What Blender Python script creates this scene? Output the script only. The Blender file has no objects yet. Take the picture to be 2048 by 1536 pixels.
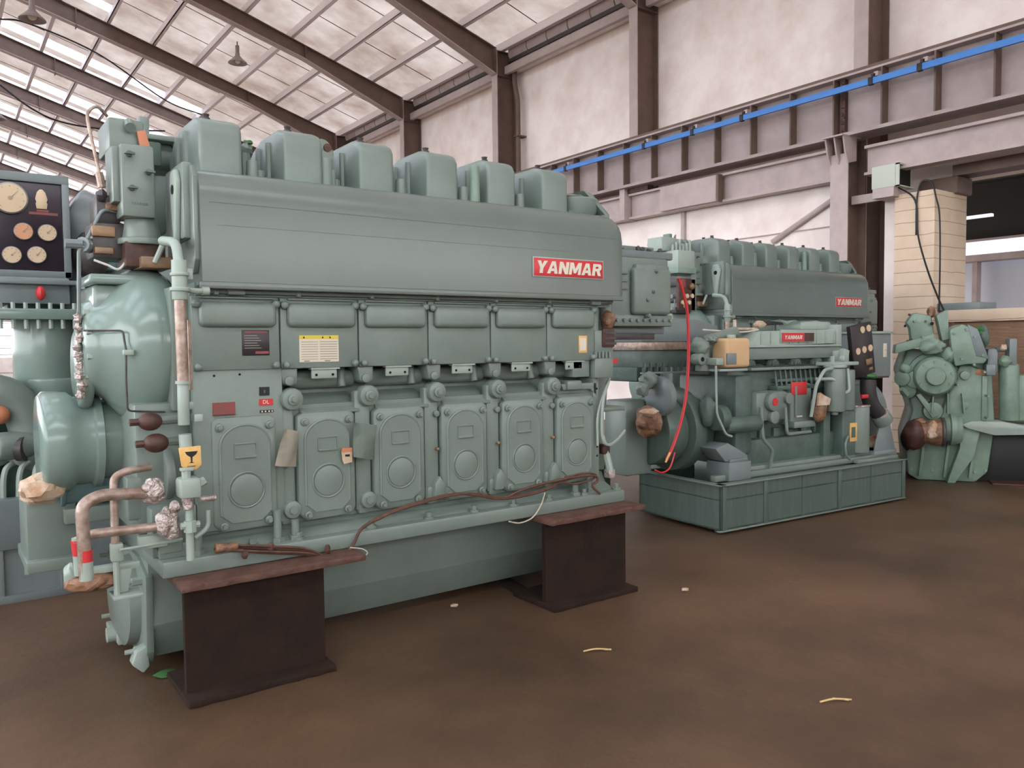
import bpy, bmesh, math, random
from mathutils import Vector, Matrix
C = bpy.context.scene.collection
R = math.radians
PI = math.pi
rnd = random.Random(7)

# ---------------------------------------------------------------- camera
YAW, PITCH, ROLL = 0.62593, -0.050585, -0.010631
FPX, CAMH = 1600.0, 1.6
fw = Vector((math.sin(YAW)*math.cos(PITCH), math.cos(YAW)*math.cos(PITCH), math.sin(PITCH)))
rt = Vector((math.cos(YAW), -math.sin(YAW), 0))
up = rt.cross(fw)
r2 = rt*math.cos(ROLL) + up*math.sin(ROLL)
u2 = -rt*math.sin(ROLL) + up*math.cos(ROLL)
CP = Vector((0, 0, CAMH))
cam = bpy.data.cameras.new('camera'); cam.lens = 36*FPX/2048; cam.sensor_width = 36; cam.clip_end = 400
co = bpy.data.objects.new('camera', cam); C.objects.link(co)
co.matrix_world = Matrix(((r2.x, u2.x, -fw.x, CP.x), (r2.y, u2.y, -fw.y, CP.y), (r2.z, u2.z, -fw.z, CP.z), (0, 0, 0, 1)))
bpy.context.scene.camera = co

def at(px, py, ax, val):
    """the point of the plane axis=val that lies under a photo pixel"""
    d = r2*((px-1024)/FPX) - u2*((py-768)/FPX) + fw
    t = (val-CP[ax])/d[ax]
    return CP + d*t

# ---------------------------------------------------------------- sky and exposure
vs = bpy.context.scene.view_settings
vs.view_transform = 'Standard'; vs.look = 'None'; vs.gamma = 1; vs.exposure = 2.6; vs.use_curve_mapping = False
w = bpy.data.worlds.new('sky'); bpy.context.scene.world = w; w.use_nodes = True
bg = w.node_tree.nodes['Background']
bg.inputs[0].default_value = (0.95, 0.97, 1.0, 1); bg.inputs[1].default_value = 1.0

# ---------------------------------------------------------------- materials
def lin(c):
    return tuple(((v/255)/12.92 if v/255 <= .04045 else ((v/255+.055)/1.055)**2.4) for v in c)
MATS = {}
def mat(name, rgb, rough=.5, metal=0, var=0, scale=3, rgb2=None, bump=0, bscale=40, emit=0, detail=6, lo=.35, hi=.65, spec=.5, stretch=None, transl=0):
    m = bpy.data.materials.new(name); m.use_nodes = True
    nt = m.node_tree; b = nt.nodes['Principled BSDF']
    b.inputs['Base Color'].default_value = (*lin(rgb), 1)
    b.inputs['Roughness'].default_value = rough; b.inputs['Metallic'].default_value = metal
    b.inputs['Specular IOR Level'].default_value = spec
    if rgb2 or var or bump:
        tc = nt.nodes.new('ShaderNodeTexCoord'); mp = nt.nodes.new('ShaderNodeMapping')
        nt.links.new(tc.outputs['Object'], mp.inputs[0])
        if stretch: mp.inputs['Scale'].default_value = stretch
    if rgb2:
        n = nt.nodes.new('ShaderNodeTexNoise'); n.inputs['Scale'].default_value = scale; n.inputs['Detail'].default_value = detail; n.inputs['Roughness'].default_value = .62
        nt.links.new(mp.outputs[0], n.inputs['Vector'])
        r = nt.nodes.new('ShaderNodeValToRGB'); r.color_ramp.elements[0].position = lo; r.color_ramp.elements[1].position = hi
        r.color_ramp.elements[0].color = (*lin(rgb), 1); r.color_ramp.elements[1].color = (*lin(rgb2), 1)
        nt.links.new(n.outputs['Fac'], r.inputs[0]); nt.links.new(r.outputs[0], b.inputs['Base Color'])
    if bump:
        n2 = nt.nodes.new('ShaderNodeTexNoise'); n2.inputs['Scale'].default_value = bscale; n2.inputs['Detail'].default_value = 4
        nt.links.new(mp.outputs[0], n2.inputs['Vector'])
        bp = nt.nodes.new('ShaderNodeBump'); bp.inputs['Strength'].default_value = bump; bp.inputs['Distance'].default_value = .02
        nt.links.new(n2.outputs['Fac'], bp.inputs['Height']); nt.links.new(bp.outputs[0], b.inputs['Normal'])
    if emit:
        b.inputs['Emission Color'].default_value = (*lin(rgb), 1); b.inputs['Emission Strength'].default_value = emit
    if transl:
        t = nt.nodes.new('ShaderNodeBsdfTranslucent'); t.inputs[0].default_value = (*lin(rgb), 1)
        if b.inputs['Base Color'].links: nt.links.new(b.inputs['Base Color'].links[0].from_socket, t.inputs[0])
        mx = nt.nodes.new('ShaderNodeMixShader'); mx.inputs[0].default_value = transl
        nt.links.new(b.outputs[0], mx.inputs[1]); nt.links.new(t.outputs[0], mx.inputs[2])
        nt.links.new(mx.outputs[0], nt.nodes['Material Output'].inputs[0])
    MATS[name] = m; return m
G1, G2 = (111, 124, 116), (119, 132, 124)
mat('paint', G1, .34, rgb2=G2, scale=4, bump=.05, bscale=60)
mat('paint_hood', (103, 113, 106), .25, rgb2=(108, 118, 111), scale=2, bump=.03, bscale=12)
mat('paint_pale', (146, 160, 150), .4, rgb2=(156, 170, 160), scale=6)
mat('paint_dark', (74, 92, 84), .45, rgb2=(88, 106, 98), scale=9, bump=.15)
mat('paint_blue', (96, 128, 132), .3, rgb2=(106, 136, 138), scale=5)
mat('paint_gloss', (118, 138, 130), .16, rgb2=(128, 146, 138), scale=3)
mat('paint_grey', (112, 122, 122), .35, rgb2=(120, 130, 130), scale=5)
mat('paint_mint', (126, 148, 132), .38, rgb2=(112, 134, 118), scale=6, bump=.08)
mat('paint_tray', (74, 90, 82), .4, rgb2=(88, 104, 94), scale=5, stretch=(5, 5, .5), lo=.3, hi=.7)
mat('rust', (34, 26, 20), .85, spec=.25, rgb2=(48, 31, 24), scale=5, bump=.3, bscale=50)
mat('rust_edge', (78, 50, 40), .7, rgb2=(98, 72, 60), scale=14, bump=.4)
mat('bare_pipe', (178, 160, 148), .35, metal=.35, rgb2=(136, 114, 100), scale=22, bump=.1)
mat('foil', (214, 204, 198), .3, metal=.5, rgb2=(150, 130, 122), scale=30, bump=.8, bscale=60)
mat('dark_metal', (52, 50, 50), .4, rgb2=(74, 68, 66), scale=20)
mat('black', (22, 21, 22), .5)
mat('hole', (8, 8, 8), .9)
mat('dark_brown', (58, 36, 30), .55, rgb2=(84, 52, 42), scale=20)
mat('cord', (74, 48, 38), .7, rgb2=(98, 68, 54), scale=30)
mat('red', (196, 48, 52), .4)
mat('red_dark', (150, 60, 58), .5, rgb2=(120, 74, 70), scale=30)
mat('cream', (214, 208, 190), .5)
mat('label_white', (208, 200, 180), .5)
mat('label_text', (150, 140, 128), .6)
mat('label_yellow', (214, 190, 60), .5)
mat('tag_yellow', (214, 166, 92), .5, rgb2=(226, 184, 116), scale=20)
mat('tag_orange', (190, 122, 88), .5)
mat('paper', (196, 186, 166), .8, rgb2=(150, 150, 138), scale=8)
mat('cloth', (132, 148, 138), .8, rgb2=(150, 160, 148), scale=9, bump=.3, bscale=20)
mat('plate_black', (40, 34, 36), .35)
mat('gauge_face', (206, 182, 150), .4)
mat('gauge_orange', (206, 150, 112), .4)
mat('gauge_rim', (120, 120, 120), .3, metal=.6)
mat('panel_dark', (44, 34, 44), .25)
mat('brass', (150, 118, 84), .4, metal=.3, rgb2=(120, 98, 80), scale=20)
mat('plastic_bag', (126, 92, 66), .3, rgb2=(168, 148, 122), scale=9, bump=.6, bscale=18)
mat('bag_tan', (150, 112, 84), .45, rgb2=(96, 70, 54), scale=14, bump=.7, bscale=30)
mat('bag_pale', (206, 190, 170), .4, rgb2=(170, 130, 96), scale=8, bump=.6, bscale=22)
mat('plastic_yellow', (202, 166, 122), .5, rgb2=(208, 176, 136), scale=3)
mat('rubber', (40, 38, 40), .55)
mat('wire_white', (196, 192, 184), .5)
mat('white_sheet', (196, 212, 202), .5)
mat('brown_crate', (120, 92, 70), .8, rgb2=(142, 112, 88), scale=5, stretch=(1, 1, 8))
mat('floor', (56, 42, 30), .5, rgb2=(116, 89, 66), scale=.5, detail=10, bump=.15, bscale=14, lo=.28, hi=.74)
mat('ground', (120, 112, 100), .9, rgb2=(100, 96, 84), scale=.3)
mat('plaster', (250, 240, 234), .85, rgb2=(232, 216, 209), scale=1.1, detail=7, bump=.15, bscale=6, lo=.4, hi=.66)
mat('steel', (112, 92, 82), .6, rgb2=(98, 78, 68), scale=3)  # brown steel; also the painted shade tone of column webs
mat('purlin', (232, 222, 222), .5)  # whitened, light from the left is put into the colour
mat('steel_pale_lit', (188, 172, 168), .55, rgb2=(172, 156, 152), scale=3)  # pale steel; also the painted lit tone of column flanges
mat('girder', (172, 158, 156), .55, rgb2=(158, 142, 138), scale=2.2)
mat('roof_foil', (150, 132, 122), .45, metal=.1, rgb2=(206, 196, 192), scale=.8, bump=.3, bscale=2.5, transl=.2, lo=.3, hi=.7)  # translucency added so sky light through the foil brightens roof and hall
mat('skylight', (235, 238, 245), .4, transl=.85)
mat('rail_blue', (66, 130, 206), .45)
mat('box_white', (190, 198, 184), .5)
mat('lamp_grey', (140, 128, 124), .4)
mat('annex_wall', (208, 216, 228), .6)
mat('annex_dark', (54, 52, 48), .9)
mat('tube_light', (215, 225, 255), .4, emit=.22)
mat('debris', (190, 160, 110), .8)
mat('leafgreen', (60, 110, 60), .6)
def tile_mat():
    m = mat('tile', (206, 182, 156), .55, rgb2=(216, 196, 172), scale=3)
    nt = m.node_tree; b = nt.nodes['Principled BSDF']
    src = b.inputs['Base Color'].links[0].from_socket
    tc = nt.nodes.new('ShaderNodeTexCoord'); s = nt.nodes.new('ShaderNodeSeparateXYZ'); nt.links.new(tc.outputs['Object'], s.inputs[0])
    n = nt.nodes.new('ShaderNodeTexNoise'); n.inputs['Scale'].default_value = 2.5; nt.links.new(tc.outputs['Object'], n.inputs['Vector'])
    a = nt.nodes.new('ShaderNodeMath'); a.operation = 'MULTIPLY_ADD'; a.inputs[1].default_value = .05; nt.links.new(n.outputs['Fac'], a.inputs[0]); nt.links.new(s.outputs['Z'], a.inputs[2])
    f = nt.nodes.new('ShaderNodeMath'); f.operation = 'PINGPONG'; f.inputs[1].default_value = .085; nt.links.new(a.outputs[0], f.inputs[0])
    g = nt.nodes.new('ShaderNodeMath'); g.operation = 'LESS_THAN'; g.inputs[1].default_value = .005; nt.links.new(f.outputs[0], g.inputs[0])
    mx = nt.nodes.new('ShaderNodeMixRGB'); nt.links.new(g.outputs[0], mx.inputs[0]); nt.links.new(src, mx.inputs[1]); mx.inputs[2].default_value = (*lin((160, 132, 108)), 1)
    nt.links.new(mx.outputs[0], b.inputs['Base Color'])
tile_mat()

# ---------------------------------------------------------------- mesh builder
class MB:
    def __init__(s, m='paint'): s.bm = bmesh.new(); s.ms = []; s.cur = 0; s.m(m)
    def m(s, name):
        if name not in s.ms: s.ms.append(name)
        s.cur = s.ms.index(name); return s
    def _add(s, t, M=None):
        if M is not None: bmesh.ops.transform(t, matrix=M, verts=t.verts)
        vm = {}
        for v in t.verts: vm[v] = s.bm.verts.new(v.co)
        for f in t.faces:
            try: nf = s.bm.faces.new([vm[v] for v in f.verts]); nf.material_index = s.cur
            except ValueError: pass
        t.free(); return s
    def _bev(s, t, bev, seg=2):
        if bev > 0: bmesh.ops.bevel(t, geom=list(t.edges), offset=bev, segments=seg, affect='EDGES', profile=.5, clamp_overlap=True)
    def box(s, x0, x1, y0, y1, z0, z1, bev=0, M=None, seg=2):
        t = bmesh.new(); bmesh.ops.create_cube(t, size=1)
        bmesh.ops.transform(t, matrix=Matrix.Translation(((x0+x1)/2, (y0+y1)/2, (z0+z1)/2)) @ Matrix.Diagonal((abs(x1-x0), abs(y1-y0), abs(z1-z0), 1)), verts=t.verts)
        s._bev(t, bev, seg); return s._add(t, M)
    def prism(s, pts, ax, a0, a1, bev=0, M=None, seg=2):
        t = bmesh.new()
        def mk(p, a):
            return (a, p[0], p[1]) if ax == 0 else ((p[0], a, p[1]) if ax == 1 else (p[0], p[1], a))
        A = [t.verts.new(mk(p, a0)) for p in pts]; B = [t.verts.new(mk(p, a1)) for p in pts]
        n = len(pts); t.faces.new(A); t.faces.new(B[::-1])
        for i in range(n): t.faces.new((A[i], B[i], B[(i+1) % n], A[(i+1) % n]))
        bmesh.ops.recalc_face_normals(t, faces=t.faces)
        s._bev(t, bev, seg); return s._add(t, M)
    def cyl(s, p0, p1, r, r1=None, n=16, bev=0, M=None):
        p0, p1 = Vector(p0), Vector(p1); d = p1-p0; r1 = r if r1 is None else r1
        t = bmesh.new(); bmesh.ops.create_cone(t, cap_ends=True, segments=n, radius1=r, radius2=r1, depth=d.length)
        if bev > 0:
            es = [e for e in t.edges if len(e.link_faces) == 2 and any(len(f.verts) > 4 for f in e.link_faces)]
            bmesh.ops.bevel(t, geom=es, offset=bev, segments=2, affect='EDGES', profile=.5, clamp_overlap=True)
        q = d.to_track_quat('Z', 'Y').to_matrix().to_4x4()
        bmesh.ops.transform(t, matrix=Matrix.Translation((p0+p1)/2) @ q, verts=t.verts)
        return s._add(t, M)
    def sph(s, c, r, sc=(1, 1, 1), n=12, jit=0, M=None):
        t = bmesh.new(); bmesh.ops.create_uvsphere(t, u_segments=n, v_segments=max(6, n//2+2), radius=r)
        for v in t.verts:
            k = 1 + (rnd.random()-.5)*jit
            v.co = Vector((v.co.x*sc[0]*k + c[0], v.co.y*sc[1]*k + c[1], v.co.z*sc[2]*k + c[2]))
        return s._add(t, M)
    def blob(s, c, sz, jit=.25, sub=2, M=None, seed=1):
        """crumpled sheet around a lump"""
        rr = random.Random(seed); t = bmesh.new(); bmesh.ops.create_icosphere(t, subdivisions=sub+1, radius=1)
        ph = [(Vector((rr.uniform(-1, 1), rr.uniform(-1, 1), rr.uniform(-1, 1)))*3.2, rr.uniform(0, 6)) for _ in range(6)]
        for v in t.verts:
            k = 1 + jit*(sum(abs(math.sin(v.co.dot(q)+o)) for q, o in ph)/6-.6)*2 + rr.uniform(-.3, .3)*jit*.5
            v.co = Vector((v.co.x*sz[0]*k + c[0], v.co.y*sz[1]*k + c[1], v.co.z*sz[2]*k + c[2]))
        return s._add(t, M)
    def tube(s, pts, r, n=10, sub=6, smooth=True, M=None, cap=True):
        P = [Vector(p) for p in pts]
        if smooth and len(P) > 2:
            Q = []; E = [P[0]*2-P[1]] + P + [P[-1]*2-P[-2]]
            for i in range(1, len(E)-2):
                for k in range(sub):
                    t = k/sub; a, b, c, d = E[i-1], E[i], E[i+1], E[i+2]
                    Q.append(.5*((2*b)+(c-a)*t+(2*a-5*b+4*c-d)*t*t+(3*b-a-3*c+d)*t**3))
            Q.append(P[-1]); P = Q
        T = bmesh.new(); rings = []; up_ = None
        for i, p in enumerate(P):
            d = (P[min(i+1, len(P)-1)]-P[max(i-1, 0)]).normalized()
            if up_ is None: up_ = Vector((0, 0, 1)) if abs(d.z) < .9 else Vector((1, 0, 0))
            sd = d.cross(up_)
            if sd.length < 1e-4: sd = d.orthogonal()
            sd.normalize(); up_ = sd.cross(d).normalized()
            rings.append([T.verts.new(p+(sd*math.cos(2*PI*k/n)+up_*math.sin(2*PI*k/n))*r) for k in range(n)])
        for a, b in zip(rings, rings[1:]):
            for k in range(n): T.faces.new((a[k], b[k], b[(k+1) % n], a[(k+1) % n]))
        if cap: T.faces.new(rings[0]); T.faces.new(rings[-1][::-1])
        bmesh.ops.recalc_face_normals(T, faces=T.faces)
        return s._add(T, M)
    def elbow(s, pts, r, n=12, rad=.06, M=None):
        """pipe of straight runs with rounded elbows"""
        P = [Vector(p) for p in pts]; out = [P[0]]
        for i in range(1, len(P)-1):
            a = (P[i-1]-P[i]); b = (P[i+1]-P[i]); k = min(rad, a.length*.45, b.length*.45)
            s0 = P[i]+a.normalized()*k; s1 = P[i]+b.normalized()*k
            for j in range(6):
                t = j/5; out.append(s0*(1-t)**2 + P[i]*2*t*(1-t) + s1*t*t)
        out.append(P[-1]); return s.tube(out, r, n, smooth=False, M=M)
    def lathe(s, c, ax, prof, n=32, M=None, sc=(1, 1)):
        """prof: (radius, height along axis)"""
        T = bmesh.new(); rings = []
        for r, h in prof:
            ring = []
            for k in range(n):
                a = 2*PI*k/n; u, v = r*math.cos(a)*sc[0], r*math.sin(a)*sc[1]
                p = (h, u, v) if ax == 0 else ((u, h, v) if ax == 1 else (u, v, h))
                ring.append(T.verts.new((p[0]+c[0], p[1]+c[1], p[2]+c[2])))
            rings.append(ring)
        for a, b in zip(rings, rings[1:]):
            for k in range(n): T.faces.new((a[k], a[(k+1) % n], b[(k+1) % n], b[k]))
        T.faces.new(rings[0]); T.faces.new(rings[-1])
        bmesh.ops.recalc_face_normals(T, faces=T.faces)
        return s._add(T, M)
    def quad(s, pts):
        s.bm.faces.new([s.bm.verts.new(p) for p in pts]).material_index = s.cur; return s
    def sheet(s, pts, th):
        """thin folded solid from a grid row list of points"""
        T = bmesh.new(); V = [[T.verts.new(p) for p in row] for row in pts]
        for a, b in zip(V, V[1:]):
            for k in range(len(a)-1): T.faces.new((a[k], a[k+1], b[k+1], b[k]))
        bmesh.ops.solidify(T, geom=list(T.faces), thickness=th)
        bmesh.ops.recalc_face_normals(T, faces=T.faces)
        return s._add(T)
    def build(s, name, parent=None, angle=38):
        if s.ms[0] in ('foil', 'bag_pale', 'bag_tan') and 'cyl' not in name: angle = 14
        off = worig(parent) if parent else Vector()
        for v in s.bm.verts: v.co -= off
        me = bpy.data.meshes.new(name); s.bm.to_mesh(me); s.bm.free()
        for n in s.ms: me.materials.append(MATS[n])
        for p in me.polygons: p.use_smooth = True
        me.set_sharp_from_angle(angle=R(angle))
        o = bpy.data.objects.new(name, me); C.objects.link(o)
        if parent: o.parent = parent
        return o
ORIG = {}
def worig(o):
    while o.parent: o = o.parent
    return ORIG.get(o.name, Vector())
def thing(name, label, cat, loc=(0, 0, 0), group=None, local=False):
    o = bpy.data.objects.new(name, None); C.objects.link(o); o.empty_display_size = .2
    o.location = loc; o['label'] = label; o['category'] = cat
    if group: o['group'] = group
    ORIG[o.name] = Vector() if local else Vector(loc)
    return o
def tag(o, label, cat, group=None):
    o['label'] = label; o['category'] = cat
    if group: o['group'] = group
    return o
def struct(o): o['kind'] = 'structure'; return o
def recenter(o):
    """put a one-mesh thing's origin at its base"""
    vs_ = [v.co for v in o.data.vertices]
    c = Vector(((min(v.x for v in vs_)+max(v.x for v in vs_))/2, (min(v.y for v in vs_)+max(v.y for v in vs_))/2, min(v.z for v in vs_)))
    o.data.transform(Matrix.Translation(-c)); o.location = c; return o
def copy_tree(o, parent=None):
    c = o.copy(); C.objects.link(c)
    if parent: c.parent = parent
    for ch in list(o.children): copy_tree(ch, c)
    return c
def text_mesh(txt, name, m, parent, size, M, ext=.003, shear=0, bold=0, sx=1):
    """lettering as real raised geometry; M places the x-right, y-up text plane"""
    cu = bpy.data.curves.new(name, 'FONT'); cu.body = txt; cu.size = size; cu.extrude = ext; cu.shear = shear; cu.offset = bold
    cu.align_x = 'CENTER'; cu.align_y = 'CENTER'; cu.resolution_u = 3
    o = bpy.data.objects.new(name, cu); C.objects.link(o); bpy.context.view_layer.update()
    me = bpy.data.meshes.new_from_object(o); bpy.data.objects.remove(o)
    me.transform(M @ Matrix.Diagonal((sx, 1, 1, 1))); me.transform(Matrix.Translation(-worig(parent)))
    me.materials.clear(); me.materials.append(MATS[m])
    t = bpy.data.objects.new(name, me); C.objects.link(t); t.parent = parent; return t
LET = {'Y': (.92, [[(0, 1), (.3, 1), (.46, .66), (.62, 1), (.92, 1), (.6, .42), (.6, 0), (.32, 0), (.32, .42)]]),
'A': (.96, [[(0, 0), (.28, 0), (.36, .26), (.36, .46), (.48, .72), (.60, .46), (.60, .26), (.68, 0), (.96, 0), (.64, 1), (.32, 1)], [(.35, .2), (.61, .2), (.56, .42), (.40, .42)]]),
'N': (.88, [[(0, 0), (.26, 0), (.26, .56), (.60, 0), (.88, 0), (.88, 1), (.62, 1), (.62, .44), (.28, 1), (0, 1)]]),
'M': (1.12, [[(0, 0), (.25, 0), (.25, .58), (.46, .12), (.66, .12), (.87, .58), (.87, 0), (1.12, 0), (1.12, 1), (.80, 1), (.56, .46), (.32, 1), (0, 1)]]),
'R': (.86, [[(0, 0), (.26, 0), (.26, 1), (0, 1)], [(.24, 1), (.24, .78), (.5, .78), (.57, .70), (.5, .60), (.24, .60), (.24, .38), (.40, .38), (.58, 0), (.88, 0), (.68, .42), (.84, .56), (.84, .84), (.68, 1)]])}
def block_word(txt, name, m, parent, h, M, depth=.003, shear=.2, gap=.1, wscale=1.0):
    """heavy slanted capitals built stroke by stroke, centred on M"""
    tw = sum(LET[c][0] for c in txt)+gap*(len(txt)-1); b = MB(m); x = -tw/2
    for c in txt:
        wd, polys = LET[c]
        for pl_ in polys:
            b.prism([((x+u)*h*wscale+(v-.5)*h*shear, (v-.5)*h) for u, v in pl_], 2, 0, depth, M=M)
        x += wd+gap
    return b.build(name, parent)
FRONT = lambda x, y, z: Matrix.Translation((x, y, z)) @ Matrix.Rotation(PI/2, 4, 'X')

# ================================================================ the building
b = MB('floor'); b.box(-14, 26, -8, 70, -.2, 0); struct(b.build('floor'))
WX = 11.9
b = MB('ground'); b.box(-300, 300, -300, 300, -.35, -.2); struct(b.build('ground'))  # outer ground, added to stop sky light coming from below
b = MB('plaster')
b.box(WX, WX+.25, 5.87, 66, 0, 8.95); b.box(WX, WX+.25, -6, 5.87, 3.85, 8.95); b.box(WX, WX+.25, -6, .5, 0, 3.85)
struct(b.build('wall_right'))
b = MB('plaster'); b.box(11.22, WX, 6.95, 66, 0, 4.42, .01); struct(b.build('wall_right_lower'))
b = MB('steel_pale_lit'); b.box(11.19, 11.24, 6.95, 66, 3.33, 3.345); struct(b.build('trim_1'))
SL, EZ = .31, 8.9
RX = lambda x: EZ+SL*(11.4-x)
RIDGE = -1.0
rows = [-2.75+4.75*i for i in range(14)]        # frame lines along the hall
purl_x = [11.45, 10.35, 9.2, 8.0, 6.8, 5.6, 4.4, 3.2, 2.0, .8, -.4]
# roof sheets as one solid, with openings left for the translucent strips
ceil = bpy.data.objects.new('ceiling', None); C.objects.link(ceil); ceil['kind'] = 'structure'
xr, xl = 12.3, -13.4
ZL = lambda x: RX(RIDGE)-SL*(RIDGE-x)
strips = []
for i, y in enumerate(rows):
    if i == 0: strips.append((y+1.0, y+3.0, -.4, 4))  # unseen strip above the camera, added for extra daylight
    elif i == 2: strips.append((y+1.0, y+3.2, -.4, 4.4))  # unseen strip, added to light the hood tops from above
    elif i == 5: strips.append((y+3.8, y+4.35, -.4, 4.4))
    elif i == 6: strips.append((y+3.75, y+4.5, -.4, 8.0))
    elif i > 6: strips += [(y+.25, y+1.1, -.4, 6.8), (y+3.6, y+4.5, -.4, 9.2)]
def slope(b, x0, x1, y0, y1, th=.05, f=RX):
    b.prism([(x0, f(x0)), (x1, f(x1)), (x1, f(x1)+th), (x0, f(x0)+th)], 1, y0, y1)
def sheetq(b, x0, x1, y0, y1, f):
    b.quad([(x0, y0, f(x0)), (x1, y0, f(x1)), (x1, y1, f(x1)), (x0, y1, f(x0))])
b = MB('roof_foil'); ya = -5.5
for (y0, y1, x0, x1) in strips:
    sheetq(b, RIDGE, xr, ya, y0, RX); sheetq(b, RIDGE, x0, y0, y1, RX); sheetq(b, x1, xr, y0, y1, RX); ya = y1
sheetq(b, RIDGE, xr, ya, 64, RX)
ya = -5.5
added_left = [(y+.8, y+3.9) for y in rows[:-1]]  # unseen left slope strips, added to brighten the right wall
for (y0, y1) in added_left:
    sheetq(b, xl, RIDGE, ya, y0, ZL); sheetq(b, xl, -10.4, y0, y1, ZL); sheetq(b, -2.6, RIDGE, y0, y1, ZL); ya = y1
sheetq(b, xl, RIDGE, ya, 64, ZL)
b.build('roof_sheet', ceil)
for (y0, y1, x0, x1) in strips:
    b = MB('skylight'); slope(b, x0, x1, y0, y1, .012); b.build('skylight_strip', ceil)  # includes the unseen strips added over the near bays
for (y0, y1) in added_left:
    b = MB('skylight'); slope(b, -10.4, -2.6, y0, y1, .012, ZL); b.build('skylight_strip', ceil)  # added strips, out of view
# seams of the foil between purlins are real laps
b = MB('steel')
for y in rows:
    for k in (1.6, 3.2):
        b.prism([(RIDGE, RX(RIDGE)-.012), (11.9, RX(11.9)-.012), (11.9, RX(11.9)), (RIDGE, RX(RIDGE))], 1, y+k, y+k+.02)
b.build('sheet_lap', ceil)
for x in purl_x:
    b = MB('purlin'); z = RX(x)
    b.box(x-.012, x+.012, -5.4, 63.8, z-.2, z-.01); b.box(x-.012, x+.09, -5.4, 63.8, z-.2, z-.185); b.build('purlin', ceil)
for x in (-3, -5.5, -8, -10.5):
    b = MB('purlin'); z = ZL(x); b.box(x-.02, x+.02, -5.4, 63.8, z-.2, z-.01); b.build('purlin', ceil)

ordn = ['nearest', 'second', 'third', 'fourth', 'fifth', 'sixth', 'seventh', 'eighth', 'ninth', 'tenth', 'eleventh', 'twelfth', 'thirteenth', 'fourteenth']
def rafter(i, y):
    b = MB('steel'); t = .012
    def rail(x0, z0, x1, z1, h, wd, m):
        b.m(m); b.prism([(x0, z0), (x1, z1), (x1, z1+h), (x0, z0+h)], 1, y-wd, y+wd)
    xs = [(11.28, 8.13), (8.4, 9.28), (RIDGE, RX(RIDGE)-.75)]
    top = lambda x: RX(x)-.2
    b.prism([(11.28, 8.13), (8.4, 9.28), (RIDGE, RX(RIDGE)-.75), (RIDGE, top(RIDGE)), (11.28, top(11.28))], 1, y-t, y+t)
    for (xa, za), (xb, zb) in zip(xs, xs[1:]): rail(xa, za-.02, xb, zb-.02, .02, .11, 'steel_pale_lit')
    rail(11.28, top(11.28)-.02, RIDGE, top(RIDGE)-.02, .02, .11, 'steel')
    b.m('steel').prism([(RIDGE, RX(RIDGE)-.75), (-13, ZL(-13)-.75), (-13, ZL(-13)-.2), (RIDGE, top(RIDGE))], 1, y-.06, y+.06)
    b.box(8.39, 8.41, y-.11, y+.11, 9.28, top(8.4)); b.box(3.6, 3.62, y-.11, y+.11, RX(3.6)-.74, top(3.6))
    # wind bolts plate
    b.box(11.25, 11.29, y-.12, y+.12, 8.14, top(11.28))
    o = b.build('steel_rafter')
    return o
def column(i, y):
    b = MB('steel_pale_lit'); x0, x1 = 11.3, 11.88
    b.box(x0, x0+.02, y-.11, y+.11, 0, RX(11.4)-.22)  # flange towards the daylight, painted in the lit tone
    b.m('steel').box(x0+.02, x1, y-.008, y+.008, 0, RX(11.4)-.22); b.box(x1-.02, x1, y-.11, y+.11, 0, RX(11.4)-.22)  # web turned from the daylight, painted in the shade tone
    b.box(x0+.02, x1-.02, y-.11, y+.11, 8.08, 8.1); b.box(x0, x1, y-.11, y+.11, RX(11.4)-.24, RX(11.4)-.22)
    return b.build('steel_column')
vis = {1: 'rightmost of the tall upper wall columns, top cut by the frame edge', 2: 'tall steel wall column above the crane girder, between the two cut bays', 3: 'steel wall column with the downpipe fixed beside it', 4: 'steel wall column rising behind the fourth head cover of the near engine', 5: 'farthest visible steel wall column, half hidden by the head covers'}
for i, y in enumerate(rows):
    o = column(i, y-.02)
    if i == 2: lb = 'steel wall column in the middle of the wall, no downpipe, crossing to the crane girder'
    else: lb = vis.get(i, ordn[i]+' steel wall column of the hall along the plastered wall, counted from the front')
    if i == 2: lb = 'tall steel wall column next to the right of the downpipe column'
    tag(recenter(o), lb, 'column', 'steel columns along the plastered wall')
    o = rafter(i, y-.02)
    rl = {3: 'brown steel roof rafter ending at the column with the downpipe', 4: 'long brown roof rafter crossing right of the hanging lamp', 5: 'brown roof rafter running left of and below the hanging lamp', 6: 'brown roof rafter whose lower end disappears behind the first head cover', 7: 'brown roof rafter crossing just behind the near engine switch box'}
    tag(recenter(o), rl.get(i, ordn[i]+' brown steel roof rafter counted from the front of the hall'), 'rafter', 'brown steel roof rafters')
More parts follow.
